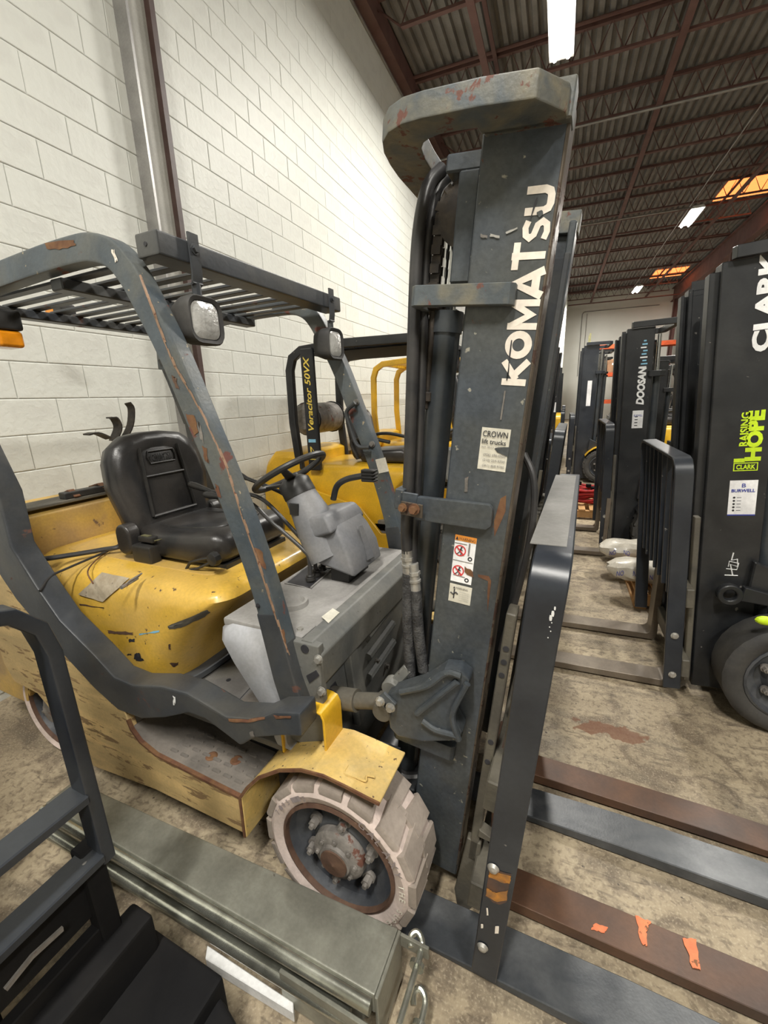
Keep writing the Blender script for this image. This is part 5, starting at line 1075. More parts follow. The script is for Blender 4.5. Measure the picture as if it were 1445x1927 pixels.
    m = M_(); m.bar([(brx-0.02, -0.45, 0.6), (brx-0.02, 0.45, 0.6)], 0.05, 0.02, (0, 0, 1)); sub(bk, m, 'backrest_rail', backrest, 0.002)
    for z in (0.2, 0.42):
        m = M_(); m.bolt((brx, -0.468, z), (0, -1, 0), 0.012, 0.008); sub(bk, m, 'bolt', 'bolt_zinc'); m = M_(); m.bolt((brx, 0.468, z), (0, 1, 0), 0.012, 0.008); sub(bk, m, 'bolt', 'bolt_zinc')
    if forks:
        for s in (-1, 1):
            o = fork_mesh(fl_, 0.12, 'fork', fork, t, 0.60); o.location = (0.075, s*fork_dy, 0)
    if not body_on: return t, ms
    # body
    b = MB(); 
    def sc_(z, xf, xr, yn, r): return [(x, y, z) for x, y in rrect(xr, xf, -yn, yn, r, 5)]
    b.rings([sc_(0.45, -1.25, -2.1, 0.46, 0.12), sc_(0.75, -1.15, -2.12, 0.46, 0.12), sc_(0.92, -0.98, -2.12, 0.45, 0.10), sc_(0.98, -0.98, -2.11, 0.41, 0.08), sc_(0.99, -1.02, -2.08, 0.36, 0.06)]); sub(t, b, 'engine_hood', body, smooth=50)
    b = MB(); prof = [(-2.12, 0.25), (-2.12, 1.08), (-2.2, 1.12), (-2.42, 1.12), (-2.52, 1.02), (-2.58, 0.8), (-2.58, 0.32), (-2.48, 0.22), (-2.2, 0.22)]
    b.rings([[(x, -0.50, 0.25+(z-0.25)*0.93) for x, z in prof], [(x, -0.46, z) for x, z in prof], [(x, 0.46, z) for x, z in prof], [(x, 0.50, 0.25+(z-0.25)*0.93) for x, z in prof]]); sub(t, b, 'counterweight', body, 0.012, seg=2)
    b = MB(); b.box(-2.1, -0.35, -0.30, 0.30, 0.16, 0.45); sub(t, b, 'chassis', 'black_paint', 0.01)
    for s in (-1, 1):
        b = MB(); pr = [(-0.80, 0.16), (-0.80, 0.36), (-1.25, 0.38), (-1.45, 0.62), (-2.1, 0.80), (-2.1, 0.5), (-1.95, 0.42), (-1.72, 0.40), (-1.62, 0.18)]
        b.prism(pr, 'y', s*0.50, s*0.53); sp = sub(t, b, 'side_panel', body, 0.004)
        b = MB(); b.box(-1.4, -0.8, *sorted((s*0.32, s*0.50)), 0.34, 0.365); sub(t, b, 'step_plate', 'tread_plate', 0.003)
        b = MB(); R = []
        for a in range(165, 15, -15):
            x, z = wheel_c[0]-0.04+0.36*math.cos(math.radians(a)), wheel_c[2]+0.36*math.sin(math.radians(a)); R.append([(x, s*0.34, z), (x, s*0.54, z), (x, s*0.54, z+0.012), (x, s*0.34, z+0.012)])
        b.rings(R)
        if fender != 'none': sub(t, b, 'fender', fender or body, 0.002)
        wheel('front_wheel', (wheel_c[0], s*wheel_c[1]+s*0.04, wheel_c[2]), wheel_c[2]-0.002, 0.19, 0.19, s, t, tire, tire, lugs=lug_, org=False, seg=28, nl=18, flange='wheel_dark')
        wheel('rear_wheel', (-1.9, s*0.50, 0.23), 0.228, 0.15, 0.14, s, t, tire, tire, lugs=False, org=False, seg=24, flange='wheel_dark')
    b = MB(); b.box(-1.3, -0.5, -0.48, 0.48, 0.46, 0.49); sub(t, b, 'floor_plate', 'floor_plate')
    b = MB(); b.box(-0.62, -0.42, -0.46, 0.46, 0.45, 0.86); b.rings([sc_(0.86, -0.44, -0.72, 0.25, 0.05), sc_(1.0, -0.5, -0.80, 0.2, 0.05), sc_(1.12, -0.68, -0.84, 0.12, 0.04)]); cw_ = sub(t, b, 'dashboard', 'plastic_black' if body != 'yellow_new' else 'cowl_grey', 0.01)
    sw_ = Vector((-0.86, 0, 1.22)); nn = Vector((-0.45, 0, 0.89)).normalized(); vv = nn.cross(Vector((0, 1, 0)))
    b = MB(); b.tube([sw_+Vector((0, 1, 0))*0.16*math.cos(2*math.pi*k/28)+vv*0.16*math.sin(2*math.pi*k/28) for k in range(28)], 0.013, 8, True); st_ = sub(t, b, 'steering_wheel', 'plastic_black')
    b = MB(); b.rod(sw_-nn*0.15, sw_, 0.03, 10); b.bar([sw_+Vector((0, -0.15, 0)), sw_+Vector((0, 0.15, 0))], 0.02, 0.03, nn); sub(st_, b, 'steering_column', 'plastic_black')
    # seat
    b = MB(Matrix.Translation((-1.62, 0, 1.02)) @ Matrix.Rotation(math.radians(-10), 4, 'Y'))
    b.rings([[(x, a, c) for a, c in rrect(-w_, w_, 0.0, hh, 0.08, 4)] for x, w_, hh in ((-0.07, 0.17, 0.44), (-0.04, 0.22, 0.48), (0.03, 0.22, 0.48), (0.06, 0.18, 0.45))]); se = sub(t, b, 'seat', 'vinyl_black', smooth=60)
    b = MB(); b.rings([[(x, a, c) for a, c in rrect(-w_, w_, 1.0, z_, 0.035, 3)] for x, w_, z_ in ((-1.6, 0.18, 1.09), (-1.5, 0.22, 1.11), (-1.15, 0.22, 1.13), (-1.09, 0.18, 1.10))]); sub(se, b, 'seat_cushion', 'vinyl_black', smooth=60)
    for s in (-1, 1):
        b = MB(); b.tube(smooth_path([(-1.6, s*0.24, 1.03), (-1.66, s*0.25, 1.2), (-1.5, s*0.25, 1.24), (-1.25, s*0.25, 1.2)], 4), 0.018, 8); sub(se, b, 'armrest', 'plastic_black')
    for i in range(3):
        b = MB(); b.tube(smooth_path([(-0.85, -0.20-0.05*i, 0.88), (-0.9, -0.20-0.05*i, 1.0), (-1.05, -0.20-0.05*i, 1.1)], 4), 0.008, 6); b.ball((-1.06, -0.20-0.05*i, 1.105), 0.018, 8); sub(t, b, 'control_lever', 'plastic_black')
    if guard_on:
        first = None
        for s in (-1, 1):
            y = s*0.46; pil = [(-0.50, 0.6), (-0.62, 1.05), (-0.76, 1.55), (-0.86, 1.86), (-0.91, 1.96), (-1.0, 2.04), (-1.12, 2.07), (-1.6, 2.08), (-2.02, 2.05), (-2.12, 1.99), (-2.16, 1.88), (-2.17, 1.4), (-2.13, 0.95)]; pil = [(x+(gx if x > -1.3 else 0), z) for x, z in pil]
            b = MB(); b.bar([(x, y, z) for x, z in pil], 0.06, 0.075, (0, 1, 0)); o = sub(t if first is None else first, b, 'overhead_guard' if first is None else 'side_frame', guard, 0.012, seg=2)
            if first is None: first = o
        if roof:
            b = MB(); b.box(-2.04, -0.98+gx, -0.44, 0.44, 2.02, 2.035); sub(first, b, 'roof_panel', 'near_black')
            b = MB(); b.box(-1.06+gx, -0.98+gx, -0.44, 0.44, 1.83, 2.05); sub(first, b, 'visor', guard, 0.01)
        for x in (-1.0+gx, -1.5, -2.04):
            b = MB(); b.box(x-0.03, x+0.03, -0.45, 0.45, 2.03, 2.075); sub(first, b, 'roof_crossbar', guard, 0.004)
        for k in range(9):
            y = -0.38+k*0.095; b = MB(); b.bar([(-1.0+gx, y, 2.075), (-2.04, y, 2.065)], 0.03, 0.014, (0, 1, 0)); sub(first, b, 'roof_slat', guard)
        for s in (-1, 1):
            b = MB(); c = Vector((-0.90+gx, s*0.36, 1.86)); b.rings([[c+Vector((x, a, z)) for a, z in rrect(-w_, w_, -w_, w_, w_*0.5, 3)] for x, w_ in ((-0.07, 0.03), (-0.02, 0.055), (0.02, 0.06), (0.015, 0.048))]); b.rod(c+Vector((0, 0, 0.05)), c+Vector((-0.02, 0, 0.19)), 0.01, 6); wlm = sub(first, b, 'work_lamp', 'rubber_black', smooth=50)
            b = MB(); b.rings([[c+Vector((x, a, z)) for a, z in rrect(-w_, w_, -w_, w_, w_*0.5, 3)] for x, w_ in ((0.012, 0.05), (0.024, 0.035))]); sub(wlm, b, 'lamp_lens', 'lamp_glass')
    return t, ms
def wtext(ms, s, mt, side, hw, x, z, run, height, width, lean=0.0, **k):
    """lettering on the outside web of a background mast; side=-1 local -y, +1 local +y; run 'up' or 'across'"""
    o0 = ORG[0]; ORG[0] = Vector((0, 0, 0)); LM = Matrix.Rotation(math.radians(lean), 4, 'Y'); R_ = LM.to_3x3()
    p = LM @ Vector((x, side*(hw+k.pop('e', 0.0015)), z)); upd = R_ @ Vector((0, 0, 1)); al = R_ @ Vector((1 if side < 0 else -1, 0, 0))
    if run == 'up': o = text(s, mt, ms, p, upd, -al, height, width, **k)
    else: o = text(s, mt, ms, p, al, upd, height, width, **k)
    ORG[0] = o0; return o
def wplate(ms, name, mt, side, hw, x0, x1, z0, z1, lean=0.0, e=0.001, label=None):
    m = MB(Matrix.Rotation(math.radians(lean), 4, 'Y')); m.box(x0, x1, *sorted((side*hw, side*(hw+e))), z0, z1); o = m.build(name, mt, ms, 0, org=False)
    if label: o['label'] = label
    return o
PI = math.pi
ORG[0] = Vector((0, 0, 0))
# second truck of the left row
tb, msb = forklift('bright yellow forklift with black overhead guard, second of the left row behind the foreground one', (-0.20, 3.98, 0), math.radians(-2), 'yellow_new', 'black_paint', 1.97, lean=4.5, bz=1.33, brx=0.13, gx=0.22, roof=True, forks=False)
g = [c for c in tb.children if c.name.startswith('overhead_guard')][0]
leg = MB(); leg.bar([(-1.93, -0.50, 0.95), (-1.93, -0.50, 2.06)], 0.05, 0.13, (0, 1, 0)); leg = leg.build('lettered_leg', 'black_paint', g, 0.01, org=False)
o = text('Veracitor 50VX', 'letter_yellow', g, (-1.90, -0.5265, 1.33), (0, 0, 1), (-1, 0, 0), 0.062, 0.66, off=0.02, shear=0.25, name='lettering')
MBx = MB(); MBx.box(-1.97, -1.89, -0.528, -0.526, 1.22, 1.25); MBx.build('service_label', 'letter_cyan', g, org=False)
MBx = MB(); MBx.bar([(-1.95, -0.5275, 1.06), (-1.95, -0.5275, 1.18), (-1.92, -0.5275, 1.14)], 0.002, 0.008, (0, 1, 0)); MBx.bar([(-1.98, -0.5275, 1.06), (-1.90, -0.5275, 1.06)], 0.002, 0.008, (0, 1, 0)); MBx.build('painted_mark', 'letter_yellow', g, org=False)
b = MB(); c = Vector((-2.22, 0.1, 1.42)); b.tube([c+Vector((0, -0.32, 0)), c+Vector((0, -0.28, 0)), c+Vector((0, 0.28, 0)), c+Vector((0, 0.32, 0))], [0.10, 0.16, 0.16, 0.10], 20); gt = b.build('gas_tank', 'hub_grease', tb, 0.01, org=False)
b = MB()
for yy_ in (-0.15, 0.35): b.tube([c+Vector((0.165*math.cos(2*math.pi*k/20), yy_-0.1, 0.165*math.sin(2*math.pi*k/20))) for k in range(20)], 0.008, 6, True)
b.build('tank_strap', 'black_paint', gt, org=False)
b = MB(); b.tube(smooth_path([(-2.05, -0.38, 1.05), (-2.0, -0.42, 1.2), (-2.04, -0.44, 1.34)], 5), 0.012, 8); b.build('tank_bracket', 'hose_black', tb, org=False)
# third and further trucks of the left row
t3, ms3 = forklift('forklift with a yellow overhead guard, third of the left row', (-0.25, 6.15, 0), 0.0, 'yellow_new', 'black_paint', 2.05, guard='yellow_new', lean=3, bz=1.05, forks=False)
t4, ms4 = forklift('forklift with a yellow load backrest, seen as a yellow upright beside the aisle', (-0.12, 8.1, 0), 0.0, 'yellow_new', 'black_paint', 2.0, backrest='yellow_new', lean=0, bz=1.24, brx=0.12, forks=False)
t5, ms5 = forklift('dark-masted forklift of the left row with small white lettering, left of the aisle', (-0.02, 10.2, 0), 0.0, 'yellow_new', 'black_paint', 2.12, lean=0, bz=1.22, forks=False)
wtext(ms5, 'DOOSAN', 'letter_white', -1, 0.32, -0.05, 1.50, 'up', 0.07, 0.40, off=0.02, shear=0.2)
wplate(ms5, 'service_label', 'sticker_clean', -1, 0.32, -0.15, -0.04, 1.20, 1.40)
t6, ms6 = forklift('dark forklift far down the left row beyond the white-lettered mast', (0.02, 12.6, 0), 0.0, 'black_paint', 'black_paint', 2.1, lean=0, forks=False)
# right row, facing the camera's left
HW = 0.31
LC = 4.2
tc, msc = forklift('black forklift nearest on the right, its tall mast lettered white with a lime slogan', (0.765, 2.745, 0), PI, 'black_paint', 'black_paint', 2.12, hw=HW, web=0.235, lean=LC, bz=1.30, bars=7, fork='fork_brown', brx=0.125, fork_dy=0.255, wheel_c=(-0.315, 0.50, 0.285), lug_=False, fender='none')
def CL(px, py):   # where a point of the photograph lies on the near web of this mast
    p = W(px, py, y=2.745-HW); q = Vector((-(p.x-0.765), 0, p.z)); a = math.radians(LC); return (q.x*math.cos(a)-q.z*math.sin(a), q.x*math.sin(a)+q.z*math.cos(a))
u, v = CL(1412, 664); u2, v2 = CL(1448, 664); ut, vt = CL(1425, 528)
wtext(msc, 'CLARK', 'letter_white', 1, HW, u2+0.0, v, 'up', abs(u2-u), 0.40, LC, off=0.05)
a0 = CL(1383, 858); a1 = CL(1403, 858); a2 = CL(1400, 776)
wtext(msc, 'RAISING', 'letter_lime', 1, HW, CL(1404, 858)[0], CL(1388, 840)[1], 'up', 0.032, CL(1400, 776)[1]-CL(1388, 840)[1], LC, off=0.03)
wtext(msc, 'HOPE', 'letter_lime', 1, HW, CL(1432, 858)[0], CL(1400, 868)[1], 'up', 0.062, CL(1420, 772)[1]-CL(1400, 868)[1], LC, off=0.06)
wplate(msc, 'slogan_bar', 'letter_lime', 1, HW, *sorted((CL(1381, 860)[0], CL(1402, 860)[0])), CL(1390, 870)[1], CL(1390, 863)[1], LC)
b0, b1 = CL(1379, 886), CL(1427, 868)
wplate(msc, 'slogan_box', 'letter_lime', 1, HW, *sorted((b0[0], b1[0])), b0[1]-0.002, b1[1]-0.004, LC, 0.0008)
wplate(msc, 'slogan_box_inside', 'black_paint', 1, HW, min(b0[0], b1[0])+0.004, max(b0[0], b1[0])-0.004, b0[1]+0.002, b1[1]-0.008, LC, 0.0014)
wtext(msc, 'CLARK', 'letter_lime', 1, HW, max(b0[0], b1[0])-0.010, b0[1]+0.006, 'across', (b1[1]-b0[1])*0.55, abs(b1[0]-b0[0])-0.02, LC, off=0.03, e=0.002)
c0, c1 = CL(1368, 968), CL(1427, 903)
xa, xb = sorted((c0[0], c1[0]))
wplate(msc, 'dealer_sticker', 'sticker_clean', 1, HW, xa, xb, c0[1], c1[1], LC, 0.001, 'white dealer sticker with a list of round bullets')
wplate(msc, 'sticker_footer', 'letter_blue', 1, HW, xa, xb, c0[1]-0.006, c0[1], LC, 0.001)
sw_, sh_ = xb-xa, c1[1]-c0[1]
wtext(msc, 'BURWELL', 'letter_blue', 1, HW, xb-sw_*0.08, c0[1]+sh_*0.66, 'across', sh_*0.09, sw_*0.84, LC, e=0.002, off=0.02)
wtext(msc, 'B', 'letter_blue', 1, HW, xb-sw_*0.44, c0[1]+sh_*0.80, 'across', sh_*0.11, sw_*0.14, LC, e=0.002)
for k in range(5):
    z = c0[1]+sh_*(0.50-0.095*k); m = MB(Matrix.Rotation(math.radians(LC), 4, 'Y')); m.lathe([(sh_*0.03, 0), (0.0005, 0.0005)], (xb-sw_*0.20, HW+0.0015, z), 'y', 10, 0, False); m.bar([(xb-sw_*0.30, HW+0.0016, z), (xb-sw_*0.46, HW+0.0016, z)], 0.0003, 0.002, (0, 1, 0)); m.build('bullet', 'ink', msc, org=False)
# scribbled paint mark
m = MB(Matrix.Rotation(math.radians(LC), 4, 'Y'))
def cl3(px, py): u, v = CL(px, py); return (u, HW+0.001, v)
m.tube([cl3(1363, 1082), cl3(1388, 1083)], 0.0025, 5); m.tube([cl3(1378, 1082), cl3(1374, 1062), cl3(1388, 1066), cl3(1387, 1052), cl3(1376, 1054), cl3(1380, 1040)], 0.003, 5); m.tube([cl3(1366, 1070), cl3(1386, 1072), cl3(1390, 1060), cl3(1372, 1056), cl3(1370, 1066)], 0.0022, 5); m.build('scribble', 'letter_white', msc, org=False)
# tilt arm with its eye
pe = W(1372, 1118, y=2.37)
def lc(p): q = p-Vector((0.765, 2.745, 0)); return Vector((-q.x, -q.y, q.z))
b = MB(); e = lc(pe); b.lathe([(0.052, -0.02), (0.052, 0.02), (0.030, 0.02), (0.026, 0.012), (0.026, -0.012), (0.030, -0.02)], e, 'y', 24); b.bar([e+Vector((-0.045, 0, 0.012)), e+Vector((-0.14, 0, -0.002)), e+Vector((-0.34, 0, -0.05))], 0.035, [0.075, 0.06, 0.06], (0, 1, 0)); b.build('tilt_arm', 'black_paint', tc, 0.004, org=False)
e2 = lc(W(1440, 1168, y=2.2)); b = MB(); b.ball(e2, 0.03, 10, (1.3, 0.6, 0.7)); b.build('lime_cap', 'letter_lime', tc, org=False)
# second truck of the right row
td, msd = forklift('black forklift with blue striped decal on its mast, second in the right row', (0.60, 4.97, 0), PI, 'black_paint', 'black_paint', 2.13, hw=0.33, web=0.22, lean=2.0, bz=1.30, bars=5, fork='fork_brown', fork_dy=0.42, fl_=0.85)
def DL(px, py):
    p = W(px, py, y=4.97-0.33); q = Vector((-(p.x-0.60), 0, p.z)); a = math.radians(2.0); return (q.x*math.cos(a)-q.z*math.sin(a), q.x*math.sin(a)+q.z*math.cos(a))
wtext(msd, 'DOOSAN', 'letter_white', 1, 0.33, DL(1211, 762)[0], DL(1200, 762)[1], 'up', 0.065, DL(1205, 690)[1]-DL(1200, 762)[1], 2.0, off=0.05, shear=0.2)
for k in range(9):
    z = DL(1210, 692)[1]+0.028*k; wplate(msd, 'decal_stripe', 'letter_cyan' if k % 3 else 'letter_white', 1, 0.33, DL(1216-k*0.4, 690)[0]-0.008*(k % 2), DL(1203, 690)[0]-0.01*((k*7) % 3), z, z+0.012, 2.0)
d0, d1 = DL(1188, 806), DL(1211, 772); xa, xb = sorted((d0[0], d1[0]))
wplate(msd, 'dealer_sticker', 'sticker_clean', 1, 0.33, xa, xb, d0[1], d1[1], 2.0)
wtext(msd, 'BURWELL', 'letter_blue', 1, 0.33, xb-0.012, d0[1]+(d1[1]-d0[1])*0.66, 'across', 0.018, (xb-xa)*0.8, 2.0, e=0.002)
for k in range(4):
    wplate(msd, 'bullet', 'ink', 1, 0.33, xb-0.045, xb-0.02, d0[1]+0.02+k*0.027, d0[1]+0.028+k*0.027, 2.0, 0.002)
te, mse = forklift('dark forklift with yellow fender and narrow white decal on its mast, beyond the red straps', (0.34, 8.92, 0), PI, 'yellow_new', 'backrest_paint', 2.36, hw=0.36, web=0.24, lean=0.0, bz=1.2, bars=4, forks=False)
wplate(mse, 'white_decal', 'sticker_clean', 1, 0.36, -0.17, -0.10, 1.35, 1.78)
tf, msf = forklift('dark forklift with vertical white lettering, fourth in the right row', (0.72, 12.4, 0), PI, 'black_paint', 'black_paint', 2.5, hw=0.36, web=0.22, lean=0.0, forks=False)
wtext(msf, 'KOMATSU', 'letter_white', 1, 0.36, -0.12, 1.5, 'up', 0.10, 0.8, 0, off=0.03)
wplate(msf, 'service_label', 'sticker_clean', 1, 0.36, -0.20, -0.10, 1.0, 1.3)
tg, msg = forklift('dark forklift between the blue-decal mast and the yellow-fendered one, right row', (1.1, 7.0, 0), PI, 'black_paint', 'black_paint', 1.95, lean=0.0, bz=1.1, forks=False)
th, msh = forklift('dark forklift farthest down the right row', (1.0, 15.0, 0), PI, 'black_paint', 'black_paint', 2.5, lean=0.0, forks=False)
# ---------------------------------------------------------------- a pair of long black forks lying under the near truck's backrest
def black_fork(ya, yb, x0, x1, label):
    f = MB(); L_ = x1-x0
    f.M = Matrix.Translation(RT @ Vector((x0, (ya+yb)/2, 0))) @ Matrix.Rotation(TA+math.radians(-0.6), 4, 'Z')
    w_ = yb-ya; prof = [(0, 0.006), (0.0, 0.016), (L_*0.5, 0.048), (L_-0.02, 0.05), (L_-0.004, 0.08), (L_, 0.60), (L_+0.04, 0.60), (L_+0.04, 0.02), (L_+0.02, 0.006)]
    f.prism(prof, 'y', -w_/2, w_/2); o = f.build('fork', 'fork_black', None, 0.003); return tag(o, label, 'fork')
black_fork(0.845, 0.985, -0.42, 0.86, 'long black fork on the floor crossing beneath the foot of the dark backrest upright')
black_fork(1.375, 1.51, -0.42, 0.86, 'long black fork on the floor between the two rusty brown forks')
# ---------------------------------------------------------------- galvanised channel attachment along the floor, nearest the camera
ORG[0] = Vector((-0.9, 0.62, 0))
t = thing('steel_attachment', 'long dull galvanised steel channel with rounded rails lying beside the white-tyred wheel', 'attachment', RT @ ORG[0], TA)
def skew(x): return 0.69+0.05*(x+1.65)/1.3
b = MB(); b.rings([[(-1.70, 0.585, 0.13), (-1.70, 0.585, 0.200), (-1.70, 0.69, 0.200), (-1.70, 0.70, 0.13)], [(-0.354, 0.603, 0.13), (-0.354, 0.603, 0.200), (-0.354, 0.752, 0.200), (-0.354, 0.76, 0.13)]]); b.build('top_plate', 'galvanized', t, 0.006, 2)
b = MB(); b.rings([[(-1.70, 0.60, 0.0), (-1.70, 0.60, 0.13), (-1.70, 0.68, 0.13), (-1.70, 0.68, 0.0)], [(-0.40, 0.62, 0.03), (-0.40, 0.62, 0.13), (-0.40, 0.73, 0.13), (-0.40, 0.73, 0.03)]]); b.build('web_plate', 'galvanized', t, 0.004)
for (y, z, r, xe) in ((0.575, 0.175, 0.020, -0.36), (0.560, 0.105, 0.019, -0.42)):
    b = MB(); b.tube([(-1.70, y, z), (xe, y+0.02, z)], r, 14); b.build('rail_tube', 'galvanized_bright', t)
b = MB(); b.box(-0.62, -0.35, 0.565, 0.575, 0.03, 0.15); b.build('end_plate', 'galvanized', t, 0.002)
b = MB(); b.box(-0.354, -0.345, 0.60, 0.75, 0.02, 0.20); b.build('cap_plate', 'galvanized', t, 0.002)
b = MB(); b.box(-0.345, -0.265, 0.742, 0.750, 0.155, 0.195); b.build('bracket_plate', 'galvanized', t, 0.001)
b = MB(); b.box(-0.345, -0.250, 0.60, 0.606, 0.06, 0.10); b.build('bracket_plate', 'galvanized', t, 0.001)
for (y0, y1, z, x) in ((0.59, 0.76, 0.175, -0.285), (0.57, 0.69, 0.10, -0.252)):
    b = MB(); b.tube(smooth_path([(x, y0, z), (x, y1-0.03, z), (x-0.004, y1, z+0.005), (x-0.022, y1+0.012, z+0.01), (x-0.035, y1, z+0.006), (x-0.028, y1-0.02, z)], 5), 0.0085, 10); b.tube([(x, y1-0.055, z), (x, y1-0.045, z)], 0.020, 14); b.build('eye_bolt', 'galvanized_bright', t)
# white painted bar beside it
ORG[0] = Vector((-0.7, 0.5, 0))
P = [K(*q, z=0.06) for q in ((390, 1778), (552, 1886), (552, 1906), (386, 1804))]
b = MB(); b.hull(P, [Vector((p.x, p.y, 0.02)) for p in P]); o = b.build('white_bar', 'white_strip', None, 0.002, org=False)
o.matrix_world = RT.to_4x4(); tag(o, 'flat white painted bar lying in front of the galvanised channel', 'bar')
# ---------------------------------------------------------------- dark truck beside the camera: backrest frame and black attachment parts
ORG[0] = Vector((-1.05, 0.0, 0))
t = thing('forklift', 'dark forklift cut off at the lower left with a load backrest frame of flat bars', 'forklift', RT @ ORG[0], TA)
xb_ = -0.95; yt = 0.40
P = [(xb_, yt, 0.58), (xb_, yt, 1.13), (xb_, yt-0.012, 1.19), (xb_, yt-0.05, 1.235), (xb_, yt-0.10, 1.25), (xb_, -0.5, 1.25), (xb_, -0.55, 1.23), (xb_, -0.60, 1.17), (xb_, -0.60, 0.58)]
MB().box(-1.0, -0.955, 0.36, 0.405, 0.05, 0.62).build('carriage_plate', 'near_black', t, 0.004)
b = MB(); b.bar(P, 0.055, 0.030, (1, 0, 0)); bk = b.build('load_backrest', 'backrest_paint', t, 0.006, 2)
for z in (0.775, 0.605, 0.36):
    b = MB(); b.bar([(xb_, yt-0.01, z), (xb_, -0.60, z)], 0.065, 0.022, (1, 0, 0)) if z > 0.5 else b.bar([(xb_-0.03, yt-0.01, z), (xb_-0.03, -0.6, z)], 0.06, 0.03, (0, 0, 1)); b.build('cross_bar', 'backrest_paint' if z > 0.5 else 'near_black', bk, 0.003)
b = MB(); b.box(-1.04, -0.98, -0.55, yt-0.02, 0.42, 0.54); ca = b.build('carriage', 'near_black', t, 0.004)
b = MB(); b.box(-1.04, -0.98, -0.55, yt-0.02, 0.10, 0.24); b.build('carriage_bar', 'near_black', ca, 0.004)
b = MB(); rail(b, 0.20, -1, -1.28, -1.10, 0.05, 2.0); ms_ = b.build('mast', 'near_black', t, 0.004)
b = MB(); rail(b, -0.42, 1, -1.28, -1.10, 0.05, 2.0); b.build('outer_rail', 'near_black', ms_, 0.004)
b = MB(); b.box(-1.30, -1.26, -0.40, 0.22, 0.2, 0.5); b.box(-1.30, -1.24, -0.45, 0.25, 1.95, 2.0); b.build('crossmember', 'near_black', ms_, 0.004)
b = MB(); b.box(-2.2, -1.35, -0.45, 0.04, 0.16, 0.5); b.build('chassis', 'near_black', t, 0.02)
b = MB(); b.rings([[(x, y, z) for x, y in rrect(-2.5, -1.75, -0.45, 0.24, 0.1)] for z in (0.5, 0.95)]); b.build('engine_hood', 'near_black', t, 0.02, 2)
wheel('front_wheel', (-1.62, 0.22, 0.26), 0.258, 0.16, 0.17, 1, t, 'rubber_black', 'rubber_black', lugs=False)
wheel('front_wheel', (-1.45, -0.60, 0.26), 0.258, 0.16, 0.17, -1, t, 'rubber_black', 'rubber_black', lugs=False)
b = MB(); b.box(-0.96, -0.70, 0.25, 0.47, 0.06, 0.24); b.box(-0.98, -0.90, 0.2, 0.45, 0.1, 0.35); b.build('clamp_block', 'near_black', t, 0.012, 2)
b = MB(); b.hull([(-0.74, 0.20, 0.03), (-0.52, 0.22, 0.03), (-0.50, 0.42, 0.03), (-0.72, 0.46, 0.03)], [(-0.74, 0.20, 0.20), (-0.54, 0.22, 0.17), (-0.52, 0.40, 0.17), (-0.72, 0.46, 0.20)]); b.build('clamp_arm', 'near_black', t, 0.015, 2)
b = MB(); b.bar([K(10, 1862, x=-0.93), K(60, 1800, x=-0.93), K(118, 1747, x=-0.93)], 0.006, 0.010, (1, 0, 0)); b.build('trim_strip', 'hub_grease', t)
# ---------------------------------------------------------------- goods in the aisle
ORG[0] = Vector((0, 0, 0))
def pallet(x, y, label):
    t = thing('pallet', label, 'pallet', (x, y, 0), 0.0)
    for k in range(5):
        sub(t, MB().box(-0.30+k*0.13, -0.22+k*0.13, -0.45, 0.45, 0.11, 0.13), 'deck_board', 'pallet_wood')
    for yy_ in (-0.43, 0.0, 0.37): sub(t, MB().box(-0.30, 0.30, yy_, yy_+0.06, 0.02, 0.11), 'stringer', 'pallet_wood')
    for k in (0, 4): sub(t, MB().box(-0.30+k*0.13, -0.22+k*0.13, -0.45, 0.45, 0.0, 0.02), 'bottom_board', 'pallet_wood')
    return t
p1 = W(1195, 1105, z=0.1)
pallet(p1.x+0.28, 3.86, 'new wooden pallet under the wrapped bundles behind the tall black forks')
def bundle(px, py, L_, label, rz):
    p = W(px, py, z=0.235); random.seed(int(px))
    b = MB(); R = []
    for i in range(9):
        x = -L_/2+L_*i/8; s = [0.35, 0.8, 1, 1.05, 0.98, 1.02, 1, 0.8, 0.4][i]
        R.append([(x+random.uniform(-0.01, 0.01), 0.12*s*math.cos(a)*(1+random.uniform(-0.12, 0.12)), 0.085*s*math.sin(a)*(1+random.uniform(-0.12, 0.12))) for a in [2*math.pi*k/14 for k in range(14)]])
    b.rings(R); o = b.build('wrapped_bundle', 'bag_wrap', None, smooth=25, org=False); o.location = (p.x+L_/2, p.y, 0.235); o.rotation_euler = (0, 0, rz); tag(o, label, 'bundle')
    for k in range(4):
        text('NO', 'letter_blue', o, (-L_/2+0.06+k*0.11, -0.122-0.002, -0.03+0.02*(k % 2)), (1, 0, 0.3*(-1)**k), (0, 0.15, 1), 0.04, 0.05, name='blue_print')
    return o
bundle(1127, 1028, 0.52, 'white wrapped bundle with blue print on the pallet, the upper and farther one', 0.1)
bundle(1143, 1066, 0.50, 'white wrapped bundle with blue print on the pallet, the nearer one', -0.05)
p = W(1092, 948, z=0.1)
t = thing('strap_pile', 'heap of red ratchet straps on a pallet in the far aisle', 'straps', (p.x, p.y, 0), 0.2)
random.seed(3)
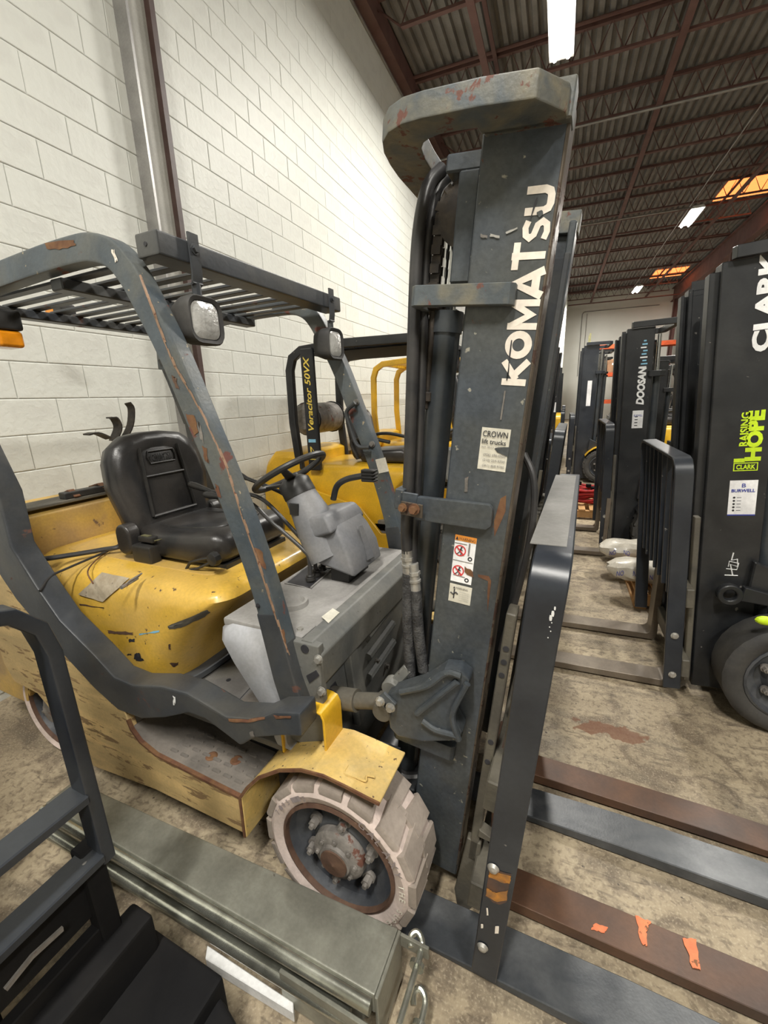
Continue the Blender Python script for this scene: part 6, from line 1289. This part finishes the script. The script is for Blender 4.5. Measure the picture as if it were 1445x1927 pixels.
for k in range(9):
    r = 0.17+0.02*(k % 3); z = 0.16+0.022*k
    sub(t, MB().bar([(r*1.25*math.cos(2*math.pi*i/20)+0.02*math.sin(k), r*math.sin(2*math.pi*i/20), z+0.01*math.sin(i+k)) for i in range(18)], 0.004, 0.04, (0, 0, 1)) if False else MB().tube([(r*1.3*math.cos(2*math.pi*i/20)+0.03*math.sin(k*2), r*math.sin(2*math.pi*i/20), z+0.015*math.sin(i+k)) for i in range(20)], 0.016, 6, True), 'strap', 'strap_red')
for k in range(8):
    a = k*0.8; sub(t, MB().box(0.16*math.cos(a)-0.03, 0.16*math.cos(a)+0.03, 0.14*math.sin(a)-0.025, 0.14*math.sin(a)+0.025, 0.28+0.03*(k % 3), 0.33+0.03*(k % 3)), 'ratchet', 'near_black', 0.006)
pallet(p.x, p.y, 'pale wooden pallet under the red straps in the far aisle').location.z = 0.0
# far racking with a carton
t = thing('storage_rack', 'orange-beamed pallet rack against the far wall', 'rack', (4.0, 26.0, 0), 0.0)
zA = W(1155, 653, y=26.0); xs_ = W(1120, 653, y=26.0).x-4.0
for dx in (xs_-0.3, W(1225, 620, y=26.0).x-4.0, 4.0):
    for dy in (-0.45, 0.45): sub(t, MB().box(dx-0.04, dx+0.04, dy-0.03, dy+0.03, 0, zA.z+0.7), 'upright', 'brass')
for z in (zA.z, zA.z-1.35, zA.z-2.7):
    for dy in (-0.47, 0.47): sub(t, MB().box(xs_-0.3, 4.0, dy-0.02, dy+0.02, z-0.1, z+0.1), 'rack_beam', 'orange_beam')
    sub(t, MB().box(xs_-0.3, 4.0, -0.45, 0.45, z+0.10, z+0.12), 'rack_deck', 'galvanized')
pc = W(1154, 688, y=25.9)
b = MB().box(pc.x-0.45, pc.x+0.45, 25.55, 26.35, zA.z-1.23, zA.z-0.62); o = b.build('carton', 'cardboard', None, 0.01); tag(o, 'brown cardboard carton on the far rack below the orange beam', 'carton')
b = MB().box(pc.x-0.1, pc.x+0.1, 25.545, 25.55, zA.z-0.9, zA.z-0.8); b.build('carton_label', 'sticker_clean', o)
